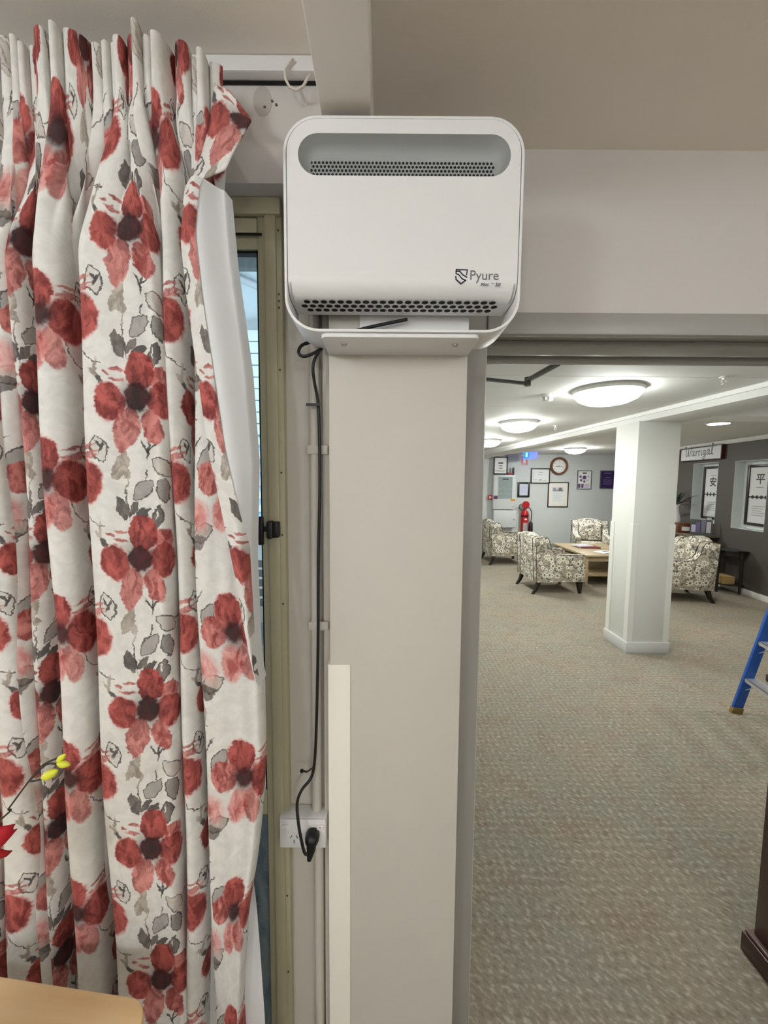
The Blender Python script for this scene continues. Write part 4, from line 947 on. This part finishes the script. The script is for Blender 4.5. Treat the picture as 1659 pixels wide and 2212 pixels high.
t, fw_, fh_, y = framed('picture_frame', 'small thick black frame above the fire extinguisher', 'picture frame', 3.388, 3.692, 1.34, 1.722, 0.045, BLK, mat('pale_blue_paper', (206, 212, 228), 0.5), group=GR)
lines(t, y, [(-0.08, 0.08, 0.08 - 0.03 * i, 0.005) for i in range(6)], mat('blue_ink', (140, 150, 190), 0.6))
t, fw_, fh_, y = framed('picture_frame', 'tall black framed letter with picture below the clock', 'picture frame', 4.16, 4.68, 1.09, 1.727, 0.022, BLK, mat('cream_mount', (236, 230, 220), 0.6), group=GR)
MB().box(-0.15, 0.15, y - 0.002, y, -0.22, 0.22).build('letter', PAPER, t); lines(t, y - 0.002, [(-0.13, 0.11 - 0.03 * (i % 3), 0.04 - 0.028 * i, 0.006) for i in range(8)], mat('faint_blue_ink', (176, 190, 206), 0.6))
MB().box(-0.14, 0.13, y - 0.004, y - 0.002, 0.09, 0.19).build('photo_background', mat('photo_sky', (206, 208, 214), 0.5), t); MB().prism(arc(0.05, 0.135, 0.045, 0, 2 * PI * 15 / 16, 15), y - 0.006, y - 0.004).build('photo_subject', mat('photo_brown', (130, 112, 104), 0.5), t)
MB().box(-0.14, 0.13, y - 0.0055, y - 0.004, 0.085, 0.105).build('photo_ground', mat('photo_dark', (92, 90, 104), 0.5), t); MB().box(-0.135, -0.06, y - 0.0055, y - 0.004, 0.125, 0.165).build('photo_patch', mat('photo_blue', (150, 152, 196), 0.5), t)
t, fw_, fh_, y = framed('poster', 'white framed poster with purple circles and bars', 'poster', 4.892, 5.25, 1.552, 2.022, 0.014, mat('thin_grey_frame', (96, 90, 104), 0.4), PAPER, group=GR)
PUR = mat('poster_purple', (104, 70, 122), 0.5); MB().box(-0.05, 0.05, y - 0.002, y, 0.15, 0.185).build('heading_block', INK, t)
for (cx, cz, r_, m_) in ((0.0, 0.06, 0.05, PUR), (-0.1, 0.08, 0.03, PUR), (-0.08, -0.01, 0.03, PUR), (0.0, -0.04, 0.028, PUR), (0.08, -0.01, 0.028, mat('poster_lilac', (206, 196, 216), 0.5)), (0.1, 0.08, 0.03, MATS['poster_lilac'])):
    MB().prism(arc(cx, cz, r_, 0, 2 * PI * 19 / 20, 19), y - 0.002, y).build('circle', m_, t)
for i, x in enumerate((-0.12, -0.04, 0.035, 0.10)): MB().box(x - 0.033, x + 0.025, y - 0.002, y, -0.2, -0.10).build('bar', PUR if i < 2 else MATS['poster_lilac'], t)
t, fw_, fh_, y = framed('plaque', 'dark purple framed plaque beside the circles poster', 'plaque', 5.468, 5.848, 1.568, 2.026, 0.025, mat('plaque_frame', (88, 82, 92), 0.4), mat('plaque_purple', (58, 40, 92), 0.35), group=GR)
lines(t, y, [(-0.09, 0.09, 0.16, 0.02), (-0.06, 0.06, 0.05, 0.014)] + [(-0.11, 0.11, 0.0 - 0.025 * i, 0.005) for i in range(6)], mat('plaque_ink', (140, 128, 168), 0.5))
ck = thing('wall_clock', 'round wall clock with brown wooden rim', 'clock', (4.41, YF, 2.128))
MB().lathe([(0.225, 0), (0.225, -0.05), (0.21, -0.075), (0.18, -0.07), (0.168, -0.05), (0.166, -0.02)], 48, axis='y').build('rim', wood('clock_wood', (96, 58, 34), (128, 82, 50), (9, 9, 9), 0.35, 0.3), ck, smooth=0.6)
MB().lathe([(0.168, -0.02), (0.168, -0.024)], 48, axis='y').build('dial', mat('dial_white', (240, 242, 238), 0.4), ck)
for i in range(1, 13):
    a = PI / 2 - i * PI / 6; text(str(i), 0.042, 0.132 * math.cos(a), -0.0245, 0.132 * math.sin(a) - 0.014, INK, ck, 'numeral', 'CENTER')
for (a, ln, wd) in ((PI + 0.22, 0.075, 0.012), (-0.20, 0.11, 0.008)):
    MB().ribbon([(-0.02 * math.cos(a), -0.02 * math.sin(a)), (ln * math.cos(a), ln * math.sin(a))], wd, (0, -0.027, 0)).build('hand', INK, ck)
MB().lathe([(0.012, -0.024), (0.012, -0.031)], 14, axis='y').build('hub', INK, ck)

fp_ = thing('fire_alarm_cabinet', 'pale grey fire indicator panel with glass window', 'panel', (3.012, YF, 1.462))
PG = mat('panel_grey', (206, 210, 210), 0.4)
MB().box(-0.278, 0.278, -0.16, 0, -0.433, 0.433).build('cabinet', PG, fp_, bevel=0.006)
dr_ = MB().box(-0.268, 0.268, -0.168, -0.16, -0.425, 0.42).build('door', PG, fp_, bevel=0.003)
MB().box(-0.16, 0.19, -0.171, -0.167, -0.16, 0.385).build('window', mat('panel_glass', (150, 162, 160), 0.12, var=0.1, scale=12), fp_)
MB().box(-0.06, 0.09, -0.173, -0.171, 0.31, 0.345).build('name_strip', INK, fp_)
for z in (0.08, -0.04): MB().box(-0.15, 0.18, -0.173, -0.171, z, z + 0.008).build('shelf_line', mat('panel_line', (176, 184, 184), 0.4), fp_)
MB().lathe([(0.012, -0.176), (0.012, -0.168)], 12, (0.245, 0, 0.36), 'y').build('lock', STEEL, fp_); MB().lathe([(0.012, -0.176), (0.012, -0.168)], 12, (0.225, 0, -0.37), 'y').build('lock', STEEL, fp_)
MB().box(-0.268, -0.17, -0.172, -0.168, -0.17, -0.085).build('purple_sticker', mat('sticker_purple', (104, 52, 84), 0.4), fp_)
MB().box(0.155, 0.265, -0.174, -0.168, -0.215, -0.165).build('orange_tag', mat('tag_orange', (206, 150, 60), 0.5), fp_)
f2 = thing('wall_cabinet', 'plain pale grey wall box below the fire panel', 'cabinet', (3.03, YF, 0.795))
MB().box(-0.285, 0.285, -0.20, 0, -0.218, 0.218).build('body', PG, f2, bevel=0.006); d_ = MB().box(-0.278, 0.278, -0.208, -0.20, -0.21, 0.205).build('door', PG, f2, bevel=0.004)
MB().lathe([(0.014, -0.216), (0.014, -0.208)], 12, (0.225, 0, -0.01), 'y').build('lock', STEEL, d_)
al = thing('alarm_call_point', 'small red fire alarm box left of the fire panel', 'alarm', (2.69, YF, 1.33)); MB().box(-0.05, 0.04, -0.07, 0, -0.058, 0.058).build('housing', REDM, al, bevel=0.006); MB().box(-0.03, 0.02, -0.073, -0.07, -0.03, 0.03).build('break_glass', PAPER, al)
rb = thing('red_box', 'small red and black box beside the notice on the fire panel', 'box', (3.165, YF - 0.1, 1.897)); MB().box(-0.075, 0.055, -0.04, 0.04, 0, 0.055).build('tray', mat('dark_red', (132, 26, 28), 0.5), rb, bevel=0.004); MB().box(0.055, 0.085, -0.04, 0.04, 0, 0.185).build('upright', BLK, rb, bevel=0.003)
sg = thing('extinguisher_sign', 'red fire extinguisher sign with white symbol on the wall', 'sign', (3.543, YF, 2.266))
MB().box(-0.075, 0.075, -0.004, 0, -0.112, 0.112).build('plate', REDM, sg); MB().box(-0.028, 0.028, -0.006, -0.004, -0.06, 0.06).box(-0.012, 0.012, -0.006, -0.004, 0.06, 0.082).build('symbol', PAPER, sg); MB().box(-0.05, 0.05, -0.006, -0.004, -0.095, -0.08).build('caption_line', PAPER, sg)
ex = thing('fire_extinguisher', 'red fire extinguisher with black hose hanging on the wall', 'fire extinguisher', (3.56, YF - 0.10, 0.42))
MB().lathe([(0.085, 0), (0.092, 0.02), (0.092, 0.50), (0.075, 0.56), (0.035, 0.60), (0.03, 0.63)], 28).build('cylinder', REDM, ex, smooth=0.7)
MB().lathe([(0.0935, 0.42), (0.0935, 0.47)], 28).build('black_band', BLK, ex, smooth=0.7)
sv_ = [(0.094 * math.sin(a), -0.094 * math.cos(a)) for a in [(-0.7 + 1.4 * i / 8) for i in range(9)]]
MB().add([(x, y_, z) for z in (0.06, 0.28) for x, y_ in sv_], [(i, i+1, 9+i+1, 9+i) for i in range(8)]).build('silver_label', mat('silver_label', (190, 190, 188), 0.35, 0.4, var=0.15, scale=40), ex)
MB().add([(x * .8, y_ * 1.002, z) for z in (0.35, 0.385) for x, y_ in sv_], [(i, i+1, 9+i+1, 9+i) for i in range(8)]).build('white_label', PAPER, ex)
MB().box(-0.03, 0.035, -0.025, 0.025, 0.62, 0.66).build('valve', STEEL, ex, bevel=0.004); MB().box(0.0, 0.03, -0.03, -0.024, 0.5, 0.62).build('yellow_tag', mat('tag_yellow', (196, 180, 90), 0.5), ex)
MB().lathe([(0.085, -0.03), (0.09, -0.02), (0.09, 0.0), (0.085, 0.01)], 28, (-0.005, -0.06, 0.735), 'y').build('round_service_disc', mat('disc_red', (176, 24, 30), 0.4), ex, smooth=0.6)
MB().tube(catmull([(0.03, -0.03, 0.64), (0.09, -0.03, 0.66), (0.15, -0.03, 0.58), (0.165, -0.02, 0.45), (0.155, -0.02, 0.30)], 6), 0.011, 8).build('hose', BLK, ex, smooth=True)
MB().tube(catmull([(-0.03, -0.03, 0.63), (-0.10, -0.03, 0.60), (-0.155, -0.03, 0.66), (-0.14, -0.03, 0.73), (-0.09, -0.03, 0.75)], 6), 0.009, 8).build('handle_loop', BLK, ex, smooth=True)
MB().lathe([(0.05, 0.02), (0.052, 0.10), (0.044, 0.27), (0.02, 0.31)], 18, (0.155, -0.02, 0)).build('discharge_horn', BLK, ex, smooth=0.7)
# blue lit sign box hanging under the ceiling
c = at(1145, 982, 9.2)
bs = thing('lit_sign_box', 'glowing blue sign box with teal panel under the ceiling', 'sign', tuple(c), math.radians(-28))
MB().prism([(-0.15, -0.12), (0.15, -0.09), (0.17, 0.10), (-0.15, 0.11)], -0.06, 0.06).build('case', mat('blue_glow', (110, 124, 240), 0.3, emit=(92, 110, 255), es=1.1), bs, bevel=0.006)
MB().box(-0.13, -0.01, -0.066, -0.06, -0.085, 0.085).build('teal_panel', mat('teal_glow', (30, 140, 170), 0.3, emit=(24, 140, 176), es=0.7), bs); MB().box(-0.09, -0.045, -0.069, -0.066, -0.06, 0.065).build('symbol', mat('sign_pale_glow', (200, 230, 240), 0.4, emit=(150, 210, 240), es=0.6), bs)
MB().tube([(0, 0, 0.09), (0, 0, ZR - c.z)], 0.008, 8).build('hanger', WHITE, bs)

# ------------------------------------------------------------------ things on the dark wall
sn = thing('wall_sign', 'white name sign in mahogany frame above the left niche', 'sign', tuple(dw(1.50, 0.0, 2.245)), TH)
frame_bars(1.08, 0.245, 0.016, 0.06).build('frame', mat('sign_mahogany', (70, 30, 24), 0.3), sn, bevel=0.002); MB().box(-0.524, 0.524, -0.045, 0, -0.107, 0.107).build('board', mat('sign_white', (220, 222, 222), 0.14), sn)
sg_ = MB()
def word(strokes, ox, oz, s, wd, mb, y):
    for st in strokes:
        P = [(p[0], 0, p[1]) for p in st]; P = catmull(P, 6) if len(P) > 2 else [Vector(p) for p in P]
        mb.ribbon([(ox + p.x * s, oz + p.z * s) for p in P], wd, (0, y, 0), 0.002)
W_ = [[(-.25, 1.15), (-.12, 1.35), (.02, 1.2), (.02, .5), (.12, .05), (.3, .1), (.48, .6), (.52, 1.0), (.52, .5), (.62, .05), (.8, .2), (.98, .8), (1.0, 1.35)]]
A_ = lambda x: [[(x+.42, .62), (x+.2, .68), (x+.04, .4), (x+.12, .08), (x+.32, .15), (x+.44, .6), (x+.44, .2), (x+.58, .06), (x+.68, .15)]]
R_ = lambda x: [[(x, .62), (x+.04, .35), (x+.02, .02)], [(x+.03, .38), (x+.10, .56), (x+.20, .66), (x+.27, .60)]]
I_ = lambda x: [[(x, .62), (x, .2), (x+.1, .05), (x+.22, .16)]]
G_ = lambda x: [[(x+.40, .62), (x+.2, .66), (x+.05, .4), (x+.14, .1), (x+.32, .2), (x+.42, .62), (x+.40, -.2), (x+.25, -.48), (x+.06, -.42), (x+.10, -.22), (x+.40, -.02), (x+.55, .15)]]
LL_ = lambda x: [[(x, .15), (x+.16, .7), (x+.24, 1.25), (x+.14, 1.4), (x+.06, 1.0), (x+.06, .3), (x+.16, .04), (x+.3, .14)]]
for lt_ in (W_, A_(1.15), R_(1.98), R_(2.48), I_(2.98), G_(3.25), A_(3.95), LL_(4.75)):
    sg_ = MB(); word(lt_, -0.38, -0.036, 0.140, 0.010, sg_, -0.0452); sg_.build('script_letter', mat('script_grey', (70, 72, 78), 0.5), sn)
for (x0, x1, z0, z1), ch, lab, row in ((NI[0], '\u5b89', 'framed scroll with black character in the left wall niche', 0), (NI[1], '\u5e73', 'framed scroll with black character in the right wall niche', 1)):
    cx = (x0 + x1) / 2 + 0.02; pos = DWO + Matrix.Rotation(TH, 3, 'Z') @ Vector((cx, 0.149, (z0 + z1) / 2))
    t = thing('framed_scroll', lab, 'picture', tuple(pos), TH, 'framed scrolls in the niches')
    w2, h2 = 0.47, 0.94; frame_bars(w2, h2, 0.042, 0.035).build('frame', mat('scroll_frame', (40, 26, 26), 0.35), t, bevel=0.003)
    MB().box(-w2/2 + .04, w2/2 - .04, -0.018, 0, -h2/2 + .04, h2/2 - .04).build('panel', mat('scroll_paper', (206, 206, 206), 0.6), t)
    text(ch, 0.17, 0, -0.0185, 0.19 if row else 0.13, BLK, t, 'character', 'CENTER', bold=0.003)
    rowz = [(0.12, 0.006)] if row else [(0.31, 0.006)]
    lines(t, -0.018, [(-0.07, 0.07, rowz[0][0], 0.010)] + [(-0.13 + 0.01 * (i % 2), 0.12 - 0.03 * (i % 3), -0.17 - 0.035 * i, 0.007) for i in range(5)], mat('scroll_ink', (120, 120, 122), 0.6))
    mb = MB().box(-w2/2 + .04, w2/2 - .04, -0.020, -0.018, -0.038, -0.020)
    for i in range(4):
        x = -0.12 + 0.08 * i
        if row: mb.prism(arc(x, -0.029, 0.028, 0, 2 * PI * 11 / 12, 11), -0.021, -0.018)
        else: mb.box(x - 0.013, x + 0.013, -0.021, -0.018, -0.065, 0.007)
    mb.build('divider_band', BLK, t)
# console with box, brochures, plant
cs = thing('console_table', 'dark timber console table against the dark wall', 'table', tuple(dw(1.45, 0.25, 0)), TH)
DT = wood('console_timber', (96, 86, 72), (122, 110, 92), (3, 40, 40), 0.4)
MB().box(-0.60, 0.52, -0.22, 0.22, 0.795, 0.83).build('tabletop', DT, cs, bevel=0.003); MB().box(-0.55, 0.47, -0.18, 0.2, 0.70, 0.795).build('apron', mat('console_dark', (34, 28, 26), 0.4), cs)
for x in (-0.55, 0.47):
    for y in (-0.18, 0.18): MB().box(x - .02, x + .02, y - .02, y + .02, 0, 0.795).build('leg', MATS['console_dark'], cs)
wb = thing('wooden_box', 'brown wooden suggestion box with white label on the console', 'box', tuple(dw(1.38, 0.27, 0.83)), math.radians(-18))
MB().box(-0.16, 0.16, -0.11, 0.11, 0, 0.15).build('body', wood('box_wood', (84, 44, 22), (108, 60, 32), (4, 30, 30), 0.35), wb, bevel=0.003); MB().box(-0.165, 0.165, -0.115, 0.115, 0.15, 0.172).build('lid', MATS['box_wood'], wb, bevel=0.003); MB().box(-0.10, 0.06, -0.1125, -0.11, 0.04, 0.11).build('white_label', PAPER, wb)
bh = thing('brochure_holder', 'clear brochure rack of purple leaflets on the console', 'brochure holder', tuple(dw(1.02, 0.25, 0.83)), math.radians(-40))
MB().box(-0.15, 0.15, -0.04, 0.08, 0, 0.015).box(-0.15, 0.15, 0.07, 0.08, 0.015, 0.26).box(-0.15, 0.15, -0.04, -0.036, 0.015, 0.05).build('rack', DGREY, bh)
for i, (x, hh_) in enumerate(((-0.10, 0.17), (-0.04, 0.22), (0.03, 0.26), (0.10, 0.30))):
    MB().add([(x-.03, -.02+.02*i, .016), (x+.03, -.02+.02*i, .016), (x+.03, .02+.02*i, hh_), (x-.03, .02+.02*i, hh_), (x-.03, -.012+.02*i, .016), (x+.03, -.012+.02*i, .016), (x+.03, .028+.02*i, hh_), (x-.03, .028+.02*i, hh_)],
             [(0, 1, 2, 3), (7, 6, 5, 4), (0, 4, 5, 1), (2, 6, 7, 3), (1, 5, 6, 2), (3, 7, 4, 0)]).build('leaflet', mat(['leaf_lilac', 'leaf_purple', 'leaf_slate', 'leaf_pale'][i], [(168, 164, 200), (92, 76, 124), (104, 106, 124), (196, 188, 196)][i], 0.35, var=0.2, scale=25), bh)
pp = thing('potted_palm', 'green palm leaves in a tall white vase on the console', 'plant', tuple(dw(1.74, 0.24, 0.83)))
MB().lathe([(0.05, 0), (0.075, 0.08), (0.08, 0.22), (0.05, 0.36), (0.045, 0.44), (0.07, 0.52), (0.062, 0.515), (0.03, 0.42)], 24).build('vase', WHITE, pp, smooth=0.8)
PALM = mat('palm_green', (50, 64, 46), 0.55, var=0.2, scale=20); rd = random.Random(3)
for k in range(24):
    a = rd.uniform(0, 2 * PI); el = rd.uniform(0.25, 1.25); ln = rd.uniform(0.30, 0.52); e = Vector((math.cos(a) * math.cos(el), math.sin(a) * math.cos(el), math.sin(el))); s_ = Vector((-math.sin(a), math.cos(a), 0))
    def lf(u, v): 
        wd = 0.021 * math.sin(PI * (0.06 + 0.94 * v)) ; p = Vector((0, 0, 0.46)) + e * ln * v + Vector((0, 0, -0.10 * v * v)) + s_ * wd * (u - 0.5) * 2 + Vector((0, 0, 0.006 * abs(u - 0.5))); return tuple(p)
    MB().grid(lf, 2, 8).build('leaf', PALM, pp, smooth=True)
# half-round black side table
st_ = thing('half_round_table', 'black half round side table against the dark wall', 'table', tuple(dw(0.60, 0.02, 0)), TH)
hp = [(0.31 * math.cos(a), -0.40 * math.sin(a)) for a in [PI * i / 20 for i in range(21)]][::-1]
MB().prism(hp, 0.655, 0.68, 'z').build('tabletop', mat('gloss_black', (16, 16, 18), 0.12, coat=0.5), st_, bevel=0.004)
MB().prism([(p[0] * .9, p[1] * .9) for p in hp], 0.59, 0.655, 'z').build('apron', LEGM, st_); MB().prism([(p[0] * .86, p[1] * .86) for p in hp], 0.12, 0.14, 'z').build('shelf', LEGM, st_)
for a in (0.15, 1.0, PI - 1.0, PI - 0.15): MB().tube([(0.265 * math.cos(a), -0.35 * math.sin(a) - 0.01, 0), (0.265 * math.cos(a), -0.35 * math.sin(a) - 0.01, 0.66)], [0.016, 0.022], 8).build('leg', LEGM, st_)
pbx = thing('cardboard_box', 'tan box on the lower shelf of the half round table', 'box', tuple(dw(0.53, 0.20, 0.14)), TH); MB().box(-0.13, 0.13, -0.09, 0.09, 0, 0.11).build('body', mat('cardboard', (172, 142, 92), 0.7, var=0.05), pbx, bevel=0.003); MB().box(-0.132, 0.132, -0.092, 0.092, 0.11, 0.118).build('lid', MATS['cardboard'], pbx)
nt_ = thing('notice_sheet', 'pale blue notice sheet hanging from the half round table', 'notice', tuple(dw(0.84, 0.30, 0.44)), TH + math.radians(-38)); MB().box(-0.085, 0.085, -0.003, 0.0, -0.15, 0.14).build('sheet', mat('notice_blue', (168, 182, 206), 0.6), nt_); lines(nt_, -0.003, [(-0.06, 0.06, 0.09 - 0.03 * i, 0.006) for i in range(5)], MATS['blue_ink'])

# ------------------------------------------------------------------ blue step ladder
ld = thing('step_ladder', 'blue fibreglass step ladder with aluminium steps at right edge', 'ladder', (2.635, 2.75, 0), math.radians(-12))
BLUE = mat('ladder_blue', (28, 84, 170), 0.42, var=0.06, scale=30); ALU = mat('aluminium', (206, 208, 212), 0.3, 0.7); RUB = mat('rubber_foot', (128, 108, 58), 0.8)
def rail(mb, a, b_, wx, wy):
    a, b_ = Vector(a), Vector(b_); mb.add([a + Vector((-wx, -wy, 0)), a + Vector((wx, -wy, 0)), a + Vector((wx, wy, 0)), a + Vector((-wx, wy, 0)), b_ + Vector((-wx, -wy, 0)), b_ + Vector((wx, -wy, 0)), b_ + Vector((wx, wy, 0)), b_ + Vector((-wx, wy, 0))],
        [(0, 3, 2, 1), (4, 5, 6, 7), (0, 1, 5, 4), (1, 2, 6, 5), (2, 3, 7, 6), (3, 0, 4, 7)]); return mb
H_, LN = 1.78, 0.19
for y in (0.0, -0.50):
    dy = 0.09 if y < 0 else -0.09
    r_ = rail(MB(), (0.03 * LN, y, 0.03), (H_ * LN, y + dy, H_), 0.032, 0.012).build('front_stile', BLUE, ld, bevel=0.002)
    rv_ = MB()
    for z in (0.26, 0.55, 0.84):
        for dx in (-0.014, 0.014): rv_.lathe([(0.005, -0.014), (0.005, 0.014)], 8, (z * LN + dx, y + dy * z / H_, z + 0.01 * (1 if dx > 0 else -1)), 'y')
    rv_.build('rivet', STEEL, r_)
    rail(MB(), (0.0, y, 0.0), (0.045 * LN, y + dy * .03, 0.045), 0.036, 0.018).build('rubber_foot', RUB, ld, bevel=0.004)
    rail(MB(), (2 * H_ * LN + 0.35, y, 0.03), (H_ * LN + 0.06, y + dy, H_), 0.024, 0.012).build('rear_stile', BLUE, ld, bevel=0.002)
    rail(MB(), (2 * H_ * LN + 0.352, y, 0.0), (2 * H_ * LN + 0.346, y, 0.045), 0.028, 0.018).build('rubber_foot', RUB, ld, bevel=0.004)
for i, z in enumerate((0.285, 0.575, 0.865, 1.155, 1.445)):
    k_ = 0.09 * z / H_; s_ = MB().box(z * LN - 0.028, z * LN + 0.055, -0.49 + k_, -0.01 - k_, z - 0.006, z).box(z * LN - 0.028, z * LN - 0.024, -0.49 + k_, -0.01 - k_, z - 0.028, z); s_.build('step', ALU, ld)
    bar(MB(), (z * LN + 0.02, -0.10 - k_, z - 0.008), (z * LN - 0.015, -0.018 - k_, z - 0.085), 0.022, 0.004).build('step_brace', ALU, ld)
    zr = z; MB().tube([(H_ * LN + .06 + (2 * H_ * LN + .35 - H_ * LN - .06) * (1 - zr / H_), -0.49 + k_, zr), (H_ * LN + .06 + (2 * H_ * LN + .35 - H_ * LN - .06) * (1 - zr / H_), -0.01 - k_, zr)], 0.011, 8).build('rear_rung', ALU, ld)
MB().box(H_ * LN - 0.06, H_ * LN + 0.13, -0.43, -0.07, H_, H_ + 0.04).build('top_cap', BLUE, ld, bevel=0.006)
